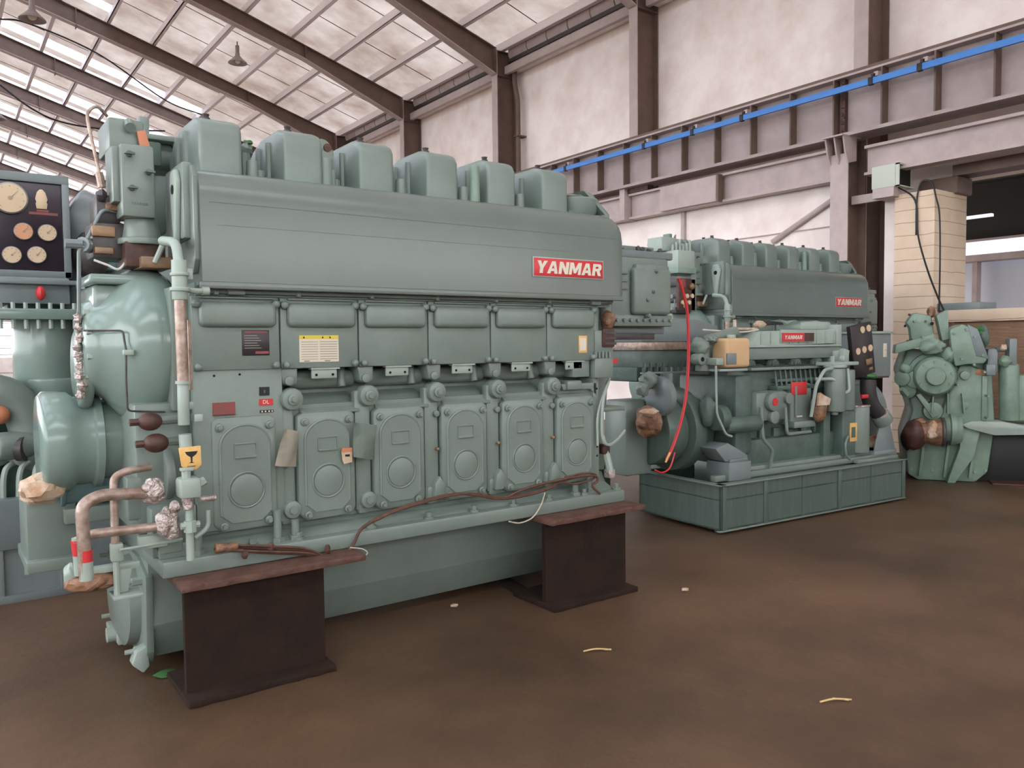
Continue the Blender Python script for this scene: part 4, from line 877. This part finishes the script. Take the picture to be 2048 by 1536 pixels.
# ================================================================ genset on a tray
GA = -R(3.775)
GS = thing('generator_set', 'grey-green diesel generator set on a deep tray skid in the middle', 'generator', (5.217, 4.303, 0), local=True); GS.rotation_euler.z = GA
b = MB('paint_tray'); L_, W_ = 2.57, 1.0
b.box(0, L_, 0, .012, .03, .405); b.box(0, L_, W_-.012, W_, .03, .405); b.box(0, .012, 0, W_, .03, .405); b.box(L_-.012, L_, 0, W_, .03, .405); b.box(0, L_, 0, W_, .03, .045); b.box(0.0, L_, 0, W_, .28, .29)
b.build('tray', GS)
b = MB('paint'); b.box(-.02, L_+.02, -.03, .05, .405, .418, .003); b.box(-.02, L_+.02, W_-.05, W_+.02, .405, .418, .003); b.box(-.03, .04, -.03, W_, .405, .418, .003); b.box(L_-.04, L_+.03, -.03, W_, .405, .418, .003); b.box(-.02, L_+.02, -.02, .02, .02, .032, .002); b.build('tray_rim', GS)
for k in range(6):
    b = MB('paint_tray'); x = .02+k*.505; b.box(x, x+.05, -.012, .0, .03, .405, .004) if k in (0, 1, 3, 5) else b.box(x, x+.03, -.006, .0, .03, .405); b.box(x+.02, x+.08, .04, .1, 0, .03, .003); b.build('tray_rib', GS)
b = MB('paint'); b.box(.05, 2.5, .10, .16, .418, .47, .006); b.box(.55, 2.4, .16, .85, .29, .5, .01); b.box(1.9, 2.55, .04, .1, .418, .45, .006); b.build('inner_rail', GS)
# engine block
b = MB('paint_dark')
b.box(.42, 2.0, .32, .85, .50, 1.35, .02)
b.box(.5, 1.95, .24, .4, .48, .72, .02); b.box(.4, .62, .2, .9, .6, 1.3, .03)
for k in range(7): b.box(.62+k*.19, .70+k*.19, .285, .33, .56, .80, .008)
for k in range(6): b.box(.66+k*.2, .74+k*.2, .30, .33, .84, .92, .01)
b.build('engine_block', GS)
b = MB('paint'); b.box(.62, 1.98, .22, .6, 1.335, 1.36, .006); b.box(.62, 1.93, .27, .6, 1.43, 1.54, .012); b.build('side_beam', GS)
b = MB('paint_pale')
b.prism([(.60, 1.555), (.70, 1.60), (.78, 1.685), (1.90, 1.705), (1.93, 1.72), (1.93, 1.57), (.60, 1.55)], 1, .28, .6, .008)
for k in range(9): b.box(.80+k*.13, .81+k*.13, .27, .29, 1.57, 1.69, .002)
b.box(.58, 1.93, .25, .62, 1.54, 1.56, .004); b.box(1.86, 1.94, .26, .62, 1.55, 1.75, .006); b.box(1.45, 1.9, .35, .62, 1.7, 1.78, .02)
b.build('intake_manifold', GS)
mf = [o for o in GS.children if o.name.startswith('intake')][0]
b = MB('paint_pale'); b.box(1.06, 1.53, .262, .275, 1.585, 1.70, .003); b.m('red').box(1.07, 1.38, .256, .264, 1.592, 1.67); b.m('dark_brown').box(1.38, 1.52, .256, .264, 1.592, 1.67); bd = b.build('red_badge', mf)
block_word('YANMAR', 'badge_lettering', 'cream', bd, .036, FRONT(1.225, .2555, 1.63), .001, .18, .1, 1.1)
b = MB('white_sheet'); rows_ = [[(1.25+i*.11, .35+j*.09, 1.755+.03*math.sin(i*1.3+j)+rnd.uniform(0, .02)) for i in range(7)] for j in range(4)]; b.sheet(rows_, .02); b.build('pale_sheet', GS)
b = MB('bag_pale'); b.box(.6, .85, .35, .5, 1.70, 1.72, .004); b.sph((.93, .4, 1.75), .04, (1.8, 1, .8), n=8, jit=.4); b.cyl((.55, .35, 1.7), (.55, .35, 1.79), .015, n=8); b.m('black').prism([(1.0, 1.74), (1.06, 1.78), (1.2, 1.77), (1.22, 1.75)], 1, .36, .5, .003); b.m('wire_white').tube([(.1, .3, 1.70), (.3, .3, 1.69), (.6, .3, 1.68), (.8, .3, 1.7)], .008, n=6); b.build('loose_clutter', GS)
b = MB('plastic_yellow'); b.box(.18, .475, .10, .28, 1.375, 1.625, .03, seg=3); b.m('paint_grey').box(.185, .30, .095, .12, 1.40, 1.50, .01); b.m('paint_pale').box(.08, .17, .12, .3, 1.40, 1.46, .01); b.box(.12, .46, .12, .3, 1.345, 1.365, .004); b.cyl((.33, .19, 1.62), (.33, .19, 1.655), .04, n=16, bev=.005)
b.build('coolant_tank', GS)['label'] = 'yellowed plastic expansion tank'
b = MB('paint'); b.blob((.06, .3, 1.55), (.075, .09, .08), .3, seed=21); b.blob((.14, .24, 1.62), (.06, .06, .04), .35, seed=22); b.cyl((.0, .2, 1.45), (.0, .3, 1.45), .05, n=14, bev=.01); b.m('hole').cyl((.0, .198, 1.45), (.0, .205, 1.45), .02, n=10); b.m('paint'); b.cyl((.1, .3, 1.35), (.1, .3, 1.6), .06, n=14); b.cyl((.2, .3, 1.62), (.5, .3, 1.68), .05, n=12); b.build('thermostat_housing', GS)
# injection gear
b = MB('paint_dark')
for k in range(10): b.cyl((.98+k*.07, .24, 1.17), (.98+k*.07, .27, 1.36), .010, n=8)
b.box(.95, 1.6, .2, .32, 1.15, 1.19, .006); b.box(1.0, 1.55, .25, .34, 1.22, 1.25, .006); b.build('injection_pipes', GS)
b = MB('paint'); b.box(.62, 1.05, .16, .34, .88, 1.15, .04); b.cyl((.80, .16, 1.06), (.80, .11, 1.06), .085, n=20, bev=.01); b.cyl((.82, .17, .92), (.82, .12, .92), .06, n=18, bev=.01); b.cyl((1.02, .18, 1.08), (1.02, .13, 1.08), .05, n=14); b.m('red').cyl((.80, .112, 1.06), (.80, .104, 1.06), .035, n=18)
b.build('injection_pump', GS)['label'] = 'pump with round red mark'
b = MB('paint'); b.box(1.12, 1.42, .2, .34, .82, 1.2, .02); b.m('red').box(1.12, 1.34, .192, .2, 1.10, 1.22, .004); b.m('paint').box(1.1, 1.4, .14, .24, .80, .86, .008); b.cyl((1.18, .19, .9), (1.18, .19, 1.18), .012, n=8); b.m('wire_white').cyl((1.18, .185, .9), (1.26, .185, .9), .008, n=6); b.build('governor_unit', GS)
b = MB('paint_dark'); b.cyl((.2, .15, .88), (.62, .15, .88), .07, n=20, bev=.01); b.cyl((.12, .18, .95), (.22, .18, .95), .11, n=20, bev=.01); b.blob((.1, .24, 1.0), (.07, .07, .14), .25, seed=31); b.build('starter_motor', GS)
def gt(pts, r, m='paint', name='oil_pipe', rad=.05):
    b = MB(m); b.elbow(pts, r, n=8, rad=rad); return b.build(name, GS)
gt([(.63, .12, 1.02), (.63, .1, .74), (.76, .1, .64), (.76, .14, .42)], .016)
gt([(.95, .12, 1.0), (.95, .1, .76), (1.3, .12, .76)], .015)
gt([(1.28, .1, .90), (1.30, .06, 1.2), (1.4, .05, 1.33), (1.62, .08, 1.34)], .016, 'paint_pale')
gt([(1.40, .15, 1.24), (1.55, .05, 1.24), (1.66, .03, 1.1), (1.74, .03, 1.12), (1.75, .06, 1.33)], .016, 'paint_pale')
gt([(.0, .05, 1.4), (.01, .05, 1.0), (.12, .05, .82), (.2, .06, .8)], .010, 'paint_pale', 'thin_lead')
gt([(1.86, .1, .46), (1.8, .1, .5), (1.78, .1, .62), (1.86, .12, .68)], .012)
b = MB('paint')
for (x, y, r, zt) in ((1.62, .10, .095, 1.34), (1.84, .16, .10, 1.32)):
    b.cyl((x, y, .93), (x, y, zt), r, n=26, bev=.02); b.cyl((x, y, .90), (x, y, .93), r*.35, n=12)
b.m('paint_pale'); b.cyl((1.62, .1, 1.34), (1.62, .1, 1.37), .105, n=26, bev=.01); b.box(1.52, 1.9, .04, .24, 1.36, 1.395, .01); b.cyl((1.58, .1, 1.39), (1.58, .1, 1.45), .022, n=8); b.prism([(1.74, 1.38), (1.82, 1.38), (1.84, 1.5), (1.76, 1.52)], 1, .1, .16, .006); b.sph((1.7, .08, 1.42), .03, n=8, jit=.4); b.cyl((1.92, .3, 1.36), (1.92, .3, 1.5), .11, n=22, bev=.01)
b.build('fuel_filter', GS)
b = MB('bag_tan'); b.blob((1.42, .12, .98), (.09, .06, .13), .25, seed=41); b.m('bag_pale').prism([(1.32, 1.0), (1.34, 1.12), (1.5, 1.06), (1.48, 1.0)], 1, .05, .08, .004); b.build('wrapped_port', GS)['label'] = 'port wrapped in brown plastic'
b = MB('paint_dark'); b.box(1.80, 2.06, .14, .3, .48, .92, .02); b.m('tag_yellow').box(1.9, 2.04, .128, .14, .62, .80, .003); b.m('paint_dark').box(1.92, 1.97, .12, .128, .66, .76); b.box(1.6, 1.7, .2, .3, .45, .93, .01); b.m('paint').box(1.86, 2.05, .15, .35, .44, .60, .01); b.build('oil_cooler', GS)
b = MB('paint_grey'); b.box(.17, .44, .06, .32, .415, .575, .008); b.prism([(.05, .70), (.17, .58), (.44, .58), (.44, .62), (.2, .74)], 1, .1, .3, .008)
for k in range(4): b.box(.2, .42, .08+k*.05, .1+k*.05, .575, .60, .003)
b.build('mounting_foot', GS)
# flywheel end, alternator drum and air cooler on the left
b = MB('paint_tray'); b.cyl((-.26, .62, .83), (-.02, .62, .83), .30, n=36, bev=.03); b.cyl((-.02, .62, .83), (.12, .62, .83), .37, n=40, bev=.02); b.cyl((.12, .62, .83), (.3, .62, .83), .28, n=32, bev=.02); b.build('flywheel_housing', GS)
b = MB('paint_grey'); b.cyl((-.30, .42, 1.14), (-.24, .42, 1.14), .17, n=28, bev=.01); b.build('end_disc', GS)
b = MB('paint'); b.blob((-.33, .5, 1.27), (.08, .08, .07), .4, seed=51); b.blob((-.40, .5, 1.2), (.05, .06, .06), .4, seed=52); b.box(-.5, -.2, .6, .9, .45, 1.1, .03); b.build('fan_linkage', GS)
b = MB('paint_grey'); b.prism([(-.36, 1.68), (-.2, 1.80), (.28, 1.80), (.55, 1.74), (.55, 1.60), (-.36, 1.60)], 1, .55, 1.0, .01); b.m('bare_pipe').box(-.36, .34, .56, 1.0, 1.53, 1.60, .004); b.m('paint_dark').box(-.34, .32, .58, 1.0, 1.38, 1.53, .008)
for k in range(9): b.box(-.32+k*.072, -.30+k*.072, .565, .6, 1.34, 1.42, .004)
b.m('paint_grey').box(-.34, .34, .555, .6, 1.325, 1.34, .003); b.box(.3, .42, .5, .9, 1.3, 1.6, .02); b.build('air_cooler', GS)
# panel, cabinet, hose and bracket on the right
PM = Matrix.Translation((2.27, .27, 1.5)) @ Matrix.Rotation(R(-9), 4, 'Y')
b = MB('plate_black'); b.box(-.17, .17, -.02, .03, -.26, .26, .008, M=PM); gp = b.build('gauge_panel', GS)
for (u, v) in ((.01, .20), (.11, .2), (-.09, .0), (.01, .0), (.11, .0)):
    b = MB('gauge_face'); b.cyl((u, -.028, v), (u, -.015, v), .034, n=18, M=PM); b.build('gauge', gp)
b = MB('brass'); b.box(.02, .12, -.03, -.015, -.16, -.10, .004, M=PM); b.box(.06, .12, -.03, -.015, -.22, -.19, .004, M=PM); b.build('panel_tag', gp)
b = MB('paint_grey'); b.box(2.44, 2.84, .32, .75, 1.22, 1.66, .008); b.m('paint_pale').box(2.42, 2.86, .30, .77, 1.66, 1.685, .004); b.m('dark_metal').box(2.45, 2.83, .33, .75, 1.205, 1.22); cb_ = b.build('control_cabinet', GS)
b = MB('label_white'); b.box(2.70, 2.76, .312, .32, 1.42, 1.56, .002); b.m('label_text').box(2.71, 2.75, .31, .312, 1.49, 1.495); b.build('white_sticker', cb_)
b = MB('paint_grey'); b.box(2.3, 2.62, .42, .95, .45, 1.2, .03); b.cyl((2.0, .62, .85), (2.72, .62, .85), .36, n=36, bev=.03); b.build('alternator', GS)
b = MB('rubber'); b.tube([(2.22, .16, 1.2), (2.21, .15, 1.08), (2.26, .14, .95), (2.37, .12, .84)], .075, n=18); b.m('leafgreen').sph((2.25, .14, 1.24), .04, (2, 1, .6), n=8, jit=.4); b.m('paint').cyl((2.35, .12, .86), (2.42, .11, .78), .09, n=18, bev=.006); b.m('foil').cyl((2.345, .12, .875), (2.37, .117, .845), .086, n=18); b.build('breather_hose', GS)['label'] = 'thick black rubber hose'
b = MB('paint_grey'); b.prism([(2.25, .42), (2.62, .42), (2.62, .5), (2.50, .86), (2.42, .86), (2.30, .6)], 1, .12, .13, .002); b.prism([(2.25, .42), (2.62, .42), (2.62, .5), (2.50, .86), (2.42, .86), (2.30, .6)], 1, .36, .37, .002); b.box(2.25, 2.62, .10, .38, .42, .5, .004)
b.m('bag_pale').blob((2.45, .24, .56), (.10, .09, .07), .5, seed=61); b.m('red').sph((2.43, .2, .62), .02, (2, 1, 1), n=8, jit=.5); b.m('black').blob((2.5, .2, .54), (.06, .05, .04), .5, seed=62); b.build('parts_bracket', GS)
b = MB('paint'); b.cyl((2.1, .2, .5), (2.1, .2, .95), .12, n=18, bev=.01); b.m('red').box(2.05, 2.15, .1, .13, 1.03, 1.07, .01); b.m('foil').cyl((2.1, .2, .95), (2.1, .2, .965), .125, n=18); b.build('expansion_pot', GS)
# ================================================================ gauge stand left of the far engine
GP = thing('gauge_stand', 'narrow gauge board with six round dials below a pale box, behind the red hose', 'panel', (6.15, 5.5, .0))
x0, x1 = at(1357, 0, 1, 5.5).x, 0
a_, c_ = at(1358, 556, 1, 5.5), at(1391, 622, 1, 5.5)
b = MB('dark_brown'); b.box(a_.x, c_.x, 5.5, 5.54, c_.z, a_.z, .006); gb = b.build('gauge_board', GP)
for (px, py) in ((1374, 592), (1384, 592), (1366, 605), (1378, 605), (1371, 612)):
    p = at(px, py, 1, 5.49); b = MB('gauge_face'); b.cyl((p.x, 5.48, p.z), (p.x, 5.505, p.z), .022, n=14); b.build('gauge', gb)
b = MB('red_dark'); p = at(1367, 566, 1, 5.49); b.box(p.x-.03, p.x+.03, 5.485, 5.5, p.z-.05, p.z+.04, .006); b.m('brass').sph((p.x+.12, 5.49, p.z-.03), .035, n=10); b.build('red_tag', gb)
a_, c_ = at(1356, 499, 1, 5.45), at(1390, 548, 1, 5.45)
b = MB('paint_pale'); b.box(a_.x, c_.x, 5.45, 5.7, c_.z+.05, a_.z, .01); b.m('paint_mint').box(a_.x-.01, c_.x+.01, 5.44, 5.72, c_.z, c_.z+.06, .006); b.m('paint').box(c_.x, c_.x+.08, 5.5, 5.7, 1.9, a_.z, .01)
b.m('paint_pale')
for k in range(6): b.cyl((6.0+k*.05, 5.55, a_.z), (6.0+k*.05, 5.55, a_.z+.06+.03*(k % 3)), .014, n=8)
b.box(5.9, 6.12, 5.6, 5.8, a_.z, a_.z+.14, .01); b.box(6.15, 6.3, 5.6, 5.75, a_.z+.02, a_.z+.09, .01); b.build('relay_box', GP)
b = MB('paint'); b.box(6.0, 6.2, 5.55, 5.7, 0, 1.95, .02); b.m('black').box(6.0, 6.2, 5.5, 5.6, 1.88, 1.92, .004); b.m('paint_dark').box(5.7, 6.05, 5.75, 6.3, 1.2, 1.75, .03); b.build('stand_body', GP)
# cluster seen between the near engine and the genset
PMP = thing('coolant_pump', 'small green pump cluster low behind the right end of the near engine', 'pump', (4.75, 5.9, 0))
b = MB('paint_dark'); b.cyl((4.7, 5.7, .55), (4.95, 5.7, .55), .16, n=20, bev=.03); b.box(4.5, 5.3, 5.7, 6.3, 0, .42, .02); b.build('pump_body', PMP)
b = MB('paint_blue'); b.elbow([(4.6, 5.9, .45), (4.6, 5.9, .95), (5.2, 5.95, .95)], .08, n=14, rad=.12); b.cyl((5.0, 5.8, .95), (5.06, 5.8, .95), .13, n=18); b.build('pump_pipe', PMP)
b = MB('foil'); b.cyl((4.78, 5.72, .72), (4.78, 5.72, 1.0), .04, n=10); b.m('paint_pale').box(4.5, 5.0, 5.6, 5.72, .38, .40, .003); b.box(4.4, 4.5, 5.9, 6.1, .4, 1.9, .01); b.build('valve', PMP)
# ================================================================ mint green engine at the right edge
ME = thing('marine_engine', 'mint green tilted gearbox engine at the right edge, round cover facing out', 'engine', (9.04, 4.274, 0), local=True); ME.rotation_euler.z = -(YAW+.35)
PMt = 'paint_mint'
b = MB(PMt); b.prism([(-.40, .06), (-.30, 0), (.28, 0), (.40, .12), (.46, .64), (.42, 1.30), (.30, 1.42), (-.42, 1.5), (-.50, 1.25), (-.36, .8), (-.44, .5)], 1, .18, .95, .03); b.build('gearbox_case', ME)
b = MB(PMt); b.prism([(-.12, .66), (.38, .66), (.38, .9), (.34, 1.25), (.1, 1.35), (-.02, 1.0)], 1, .08, .3, .04); b.cyl((.15, .1, .87), (.15, .06, .87), .04, n=16, bev=.006); b.cyl((.13, .08, 1.2), (.13, 0, 1.2), .05, n=10, bev=.01)
b.m('tag_orange').box(.24, .40, .075, .12, 1.20, 1.26, .01); b.m(PMt).box(.30, .36, .06, .12, .7, 1.2, .02); b.build('side_casing', ME)
b = MB(PMt); b.lathe((-.17, .0, 1.19), 1, [(.02, -.12), (.09, -.12), (.10, -.11), (.105, -.07), (.19, -.06), (.215, -.03), (.22, .1), (.26, .12), (.27, .3), (.02, .3)], 28, M=None); b.build('round_cover', ME)
rc = [o for o in ME.children if o.name.startswith('round_cover')][0]
for k in range(9):
    a = 2*PI*k/9+.2; b = MB(PMt); b.cyl((-.17+.165*math.cos(a), -.08, 1.19+.165*math.sin(a)), (-.17+.165*math.cos(a), -.05, 1.19+.165*math.sin(a)), .014, n=6); b.build('cover_bolt', rc)
b = MB(PMt); b.cyl((-.50, -.02, 1.16), (-.44, .15, 1.18), .085, n=20, bev=.02); b.sph((-.47, .0, 1.27), .06, n=10, jit=.15); b.cyl((-.43, .05, 1.02), (-.4, .15, 1.05), .09, n=16, bev=.02); b.cyl((-.5, -.05, 1.05), (-.44, 0, .98), .03, n=8); b.cyl((-.36, .0, 1.15), (-.36, .2, 1.15), .1, n=16, bev=.02); b.build('oil_pump', ME)
b = MB(PMt); b.prism([(-.57, 1.44), (-.56, 1.54), (-.18, 1.66), (-.16, 1.56)], 1, .0, .3, .008); b.prism([(-.46, 1.78), (-.38, 1.9), (-.2, 1.86), (-.16, 1.6), (-.40, 1.56), (-.42, 1.74)], 1, .05, .25, .03); b.prism([(-.16, 1.86), (-.05, 1.92), (-.03, 1.6), (-.1, 1.58)], 1, .0, .2, .008); b.blob((-.2, .0, 1.52), (.12, .08, .09), .35, seed=71); b.build('top_bracket', ME)
b = MB(PMt); b.prism([(-.04, 1.70), (.08, 1.76), (.22, 1.70), (.33, 1.38), (.30, 1.33), (.12, 1.32), (.02, 1.30), (-.02, 1.5)], 1, -.06, .4, .02); b.blob((-.03, .0, 1.42), (.07, .07, .09), .35, seed=72); b.m('paint_grey').prism([(.13, 1.755), (.23, 1.70), (.34, 1.38), (.22, 1.41)], 1, -.065, .3, .006); b.build('air_chamber', ME)
b = MB('paint_dark'); b.blob((.30, .1, 1.62), (.06, .1, .12), .4, seed=73); b.m('leafgreen').blob((.27, .06, 1.68), (.05, .05, .05), .5, seed=74); b.m('paint_grey').box(.34, .46, .05, .35, 1.2, 1.5, .05); b.box(.33, .42, .0, .3, 1.2, 1.32, .01); b.m('paint_mint').blob((.52, .1, 1.35), (.06, .06, .06), .3, seed=75); b.cyl((.6, .2, .7), (.58, .2, 1.32), .10, n=18, bev=.02); b.cyl((.75, .3, .7), (.75, .3, 1.2), .16, n=18, bev=.02); b.m('paint_grey').box(.56, .64, .1, .3, 1.3, 1.6, .02); b.m('paint_dark').box(.45, .58, .15, .3, 1.45, 1.5, .01); b.build('rear_cylinders', ME)
b = MB('bag_pale'); b.sph((.5, .05, 1.5), .035, n=8, jit=.4); b.m('bag_tan').blob((-.2, .1, 1.9), (.04, .04, .06), .4, seed=76); b.m('rust_edge').cyl((-.43, .1, 1.88), (-.38, .1, 1.86), .012, n=6); b.m('black').sph((-.46, .1, 1.75), .015, n=6); b.sph((-.2, .02, 1.77), .02, n=6); b.m('dark_brown').blob((-.41, .05, 1.55), (.04, .03, .05), .4, seed=79); b.build('plugged_ports', ME)
b = MB(PMt); b.lathe((.0, .02, .60), 0, [(.14, .10), (.165, .05), (.175, .04), (.175, -.01), (.14, -.02), (.13, -.06), (.12, -.12), (.05, -.13)], 28)
for k in range(3): b.prism([(-.2+k*.16, .78), (-.18+k*.16, .78), (-.17+k*.14, 1.0), (-.18+k*.14, 1.0)], 1, .0, .2, .003)
b.prism([(-.35, .98), (-.3, 1.0), (-.12, .75), (-.18, .72)], 1, .02, .2, .01); b.cyl((-.17, .05, .80), (-.17, .2, .80), .10, n=20, bev=.01); b.build('output_hub', ME)
b = MB('dark_metal'); b.lathe((-.12, -.12, .585), 0, [(.15, 0), (.16, .01), (.16, .03), (.15, .04)], 22)
b.m('bag_tan').lathe((-.12, -.12, .58), 0, [(.02, .04), (.145, .03), (.15, -.02), (.14, -.08), (.12, -.14), (.13, -.2), (.02, -.2)], 16); b.m('bag_pale').blob((-.2, -.17, .60), (.09, .10, .11), .4, seed=77)
b.m('dark_brown').blob((-.38, -.14, .55), (.12, .14, .17), .22, seed=78); b.m('black').blob((-.44, -.1, .50), (.07, .10, .12), .2, seed=80); b.m('bag_tan').blob((-.33, -.16, .7), (.06, .05, .04), .4, seed=81)
b.build('wrapped_shaft_end', ME)['label'] = 'shaft end wrapped in brown paper and plastic'
b = MB('paint_pale'); b.prism([(.1, .66), (.16, .62), (.42, .55), (1.5, .60), (1.5, .64), (.7, .66), (.5, .70), (.2, .70)], 1, .0, .9, .008); b.m(PMt).prism([(.1, .64), (.3, .6), (.24, .3), (.06, 0), (-.02, 0), (.1, .4)], 1, .06, .2, .01); b.build('bed_flange', ME)
b = MB('black'); b.box(.30, 1.5, .3, .9, 0, .55, .01); b.m('dark_brown').box(.42, 1.5, .05, .5, 0, .02, .004); b.build('dark_bed', ME)
for k in range(8):
    b = MB(PMt); x = -.36+k*.105; z = .12+.02*(k % 2); b.cyl((x, .17, z), (x, .20, z), .018, n=6); b.build('case_bolt', ME)
for (x, z) in ((.02, .74), (.34, .74), (.34, .98), (.3, 1.24), (.05, 1.1), (.2, 1.32), (.12, 1.70), (.2, 1.62), (.28, 1.42), (.08, 1.38), (.0, 1.66), (-.38, 1.8), (-.26, 1.8), (-.3, 1.62)):
    b = MB(PMt); b.cyl((x, -.09, z), (x, .1, z), .014, n=6); b.build('case_bolt', ME)
for x in (-.3, -.05, .2):
    b = MB(PMt); b.prism([(x, .05), (x+.03, .05), (x+.08, .55), (x+.05, .55)], 1, .13, .2, .004); b.build('case_rib', ME)
# ================================================================ genset at the far left
LG = thing('generator_set', 'generator set at the left edge with large gauge cabinet and skid', 'generator', (.2, 5.9, 0))
b = MB('paint_grey'); z1 = .66
b.box(-2.2, .95, 5.9, 5.94, .05, z1-.12); b.box(-2.2, .52, 5.86, 5.96, z1-.32, z1, .01); b.box(-2.2, .97, 5.86, 5.98, .0, .05, .004); b.box(-2.2, .95, 5.94, 7.3, .3, .4)
for x in (.28, .62, .93, -.3): b.box(x, x+.03, 5.87, 5.92, .04, z1-.1, .003)
b.build('skid', LG)
b = MB('paint_pale')
for k in range(5): b.tube([(.24+k*.085, 5.95, .64), (.25+k*.085, 5.95, .80), (.29+k*.085, 6.0, .86), (.40+k*.085, 6.15, .88)], .018, n=8)
b.build('injector_pipes', LG)
b = MB('paint_dark'); b.box(-2.0, .35, 6.45, 7.3, .4, 1.3, .04); b.box(-1.5, .9, 6.6, 7.4, .4, 1.1, .03); b.build('engine_block', LG)
b = MB('paint'); b.tube([(.1, 6.15, 1.2), (.3, 6.12, 1.32), (.45, 6.12, 1.22), (.5, 6.12, 1.0), (.42, 6.12, .85)], .12, n=18); b.cyl((.3, 6.0, .98), (.5, 6.05, .98), .09, n=16, bev=.02); b.m('tag_orange').sph((.33, 6.02, 1.18), .06, n=10); b.m('dark_metal').cyl((.42, 6.0, .96), (.46, 5.98, .96), .08, n=16); b.build('exhaust_bend', LG)
b = MB('paint_gloss'); b.cyl((.62, 6.3, 1.33), (.62, 6.3, 1.80), .19, n=28, bev=.01); b.cyl((.66, 6.28, 1.24), (.66, 6.28, 1.4), .17, .21, n=28, bev=.02); b.box(.1, .86, 6.05, 6.6, 1.79, 1.86, .008); b.build('exhaust_outlet', LG)
fl = [o for o in LG.children if o.name.startswith('exhaust_outlet')][0]
for k in range(7):
    b = MB('paint_pale'); b.cyl((.36+k*.07, 6.08, 1.73), (.36+k*.07, 6.08, 1.9), .014, n=6); b.build('flange_bolt', fl)
b = MB('paint_grey'); b.box(.0, .78, 6.25, 6.8, 1.90, 2.08, .01); b.box(-.1, .82, 6.2, 6.8, 2.03, 2.06, .004); b.m('paint_dark').box(.42, .8, 6.4, 6.9, 1.86, 2.2, .01); b.m('red').sph((.6, 6.2, 1.97), .03, (1, 1, 1.6), n=8); b.build('cabinet_base', LG)
b = MB('paint_grey'); b.box(-.5, .80, 6.3, 6.75, 2.08, 2.775, .012); b.box(-.5, .80, 6.27, 6.3, 2.715, 2.775, .006); b.box(.755, .80, 6.27, 6.3, 2.08, 2.72, .005); b.box(-.5, .80, 6.27, 6.3, 2.08, 2.125, .005); cab = b.build('gauge_cabinet', LG)
b = MB('panel_dark'); b.box(-.46, .755, 6.285, 6.3, 2.125, 2.715, .002); pn = b.build('gauge_panel', cab)
for (px, py, r, m) in ((20, 396, .105, 'gauge_face'), (47, 463, .058, 'gauge_orange'), (95, 466, .058, 'gauge_face'), (24, 510, .058, 'gauge_face'), (74, 510, .058, 'gauge_face'), (-60, 440, .1, 'gauge_face')):
    p = at(px, py, 1, 6.27); b = MB('gauge_rim'); b.cyl((p.x, 6.262, p.z), (p.x, 6.285, p.z), r, n=28, bev=.003); b.m(m).cyl((p.x, 6.258, p.z), (p.x, 6.263, p.z), r*.9, n=28)
    b.m('label_text'); b.cyl((p.x, 6.254, p.z), (p.x, 6.259, p.z), r*.12, n=10); b.prism([(p.x-.004, p.z), (p.x+.004, p.z), (p.x+r*.45, p.z+r*.5)], 1, 6.255, 6.258)
    for k in range(9):
        a = R(-45+k*33.75); b.box(p.x+r*.74*math.cos(a)-.003, p.x+r*.74*math.cos(a)+.003, 6.256, 6.2585, p.z+r*.74*math.sin(a)-.003, p.z+r*.74*math.sin(a)+.003)
    b.build('gauge', pn)
p = at(83, 398, 1, 6.27); b = MB('gauge_face'); b.prism([(p.x-.03, p.z-.065), (p.x+.03, p.z-.065), (p.x+.035, p.z-.03), (p.x+.03, p.z-.02), (p.x+.037, p.z+.0), (p.x+.025, p.z+.045), (p.x+.008, p.z+.065), (p.x-.008, p.z+.065), (p.x-.025, p.z+.045), (p.x-.037, p.z), (p.x-.03, p.z-.02), (p.x-.035, p.z-.03)], 1, 6.277, 6.286, .002)
b.m('red_dark').box(p.x-.075, p.x+.095, 6.281, 6.286, p.z-.105, p.z-.088); b.box(p.x-.03, p.x+.04, 6.281, 6.286, p.z-.085, p.z-.07); b.build('panel_emblem', pn)
b = MB('paint_grey'); b.cyl((.80, 6.7, 2.55), (1.05, 6.7, 2.40), .26, .30, n=24, bev=.03); b.box(.80, 1.3, 6.5, 7.2, 1.9, 2.5, .05); b.m('dark_metal').sph((.93, 6.38, 2.25), .12, (1, .8, 1.4), n=12, jit=.1); b.m('paint_blue').box(.85, 1.1, 6.4, 6.6, 2.16, 2.24, .01); b.build('air_filter', LG)
b = MB('paint_dark'); b.box(.6, 1.3, 6.2, 7.2, .5, 1.85, .04); b.build('rear_casing', LG)
# ================================================================ floor litter
def litter(px, py, kind, label, cat):
    p = at(px, py, 2, 0); rr = random.Random(int(px))
    if kind == 'straw':
        b = MB('debris'); b.tube([(p.x-.06, p.y+.03, .006), (p.x, p.y, .014), (p.x+.07, p.y-.04, .006)], .005, n=5); b.tube([(p.x+.02, p.y+.02, .005), (p.x+.05, p.y-.04, .009)], .004, n=5)
    elif kind == 'leaf':
        b = MB('leafgreen'); b.blob((p.x, p.y, .012), (.05, .04, .012), .5, sub=1, seed=5)
    else:
        b = MB('bag_pale'); b.blob((p.x, p.y, .010), (.025, .02, .010), .5, sub=1, seed=int(px))
    tag(recenter(b.build(kind+'_scrap')), label, cat)
litter(908, 1214, 'plastic', 'small pale plastic scrap on the floor below the oil pan', 'litter')
litter(1192, 1303, 'straw', 'thin straw scrap on the floor right of the beam blocks', 'litter')
litter(1668, 1404, 'straw', 'straw scrap lying on the open floor at lower right', 'litter')
litter(1370, 1182, 'paper', 'small flat paper scrap on the floor beyond the right beam block', 'litter')
litter(330, 1352, 'leaf', 'small green leaf scrap by the left beam block', 'litter')
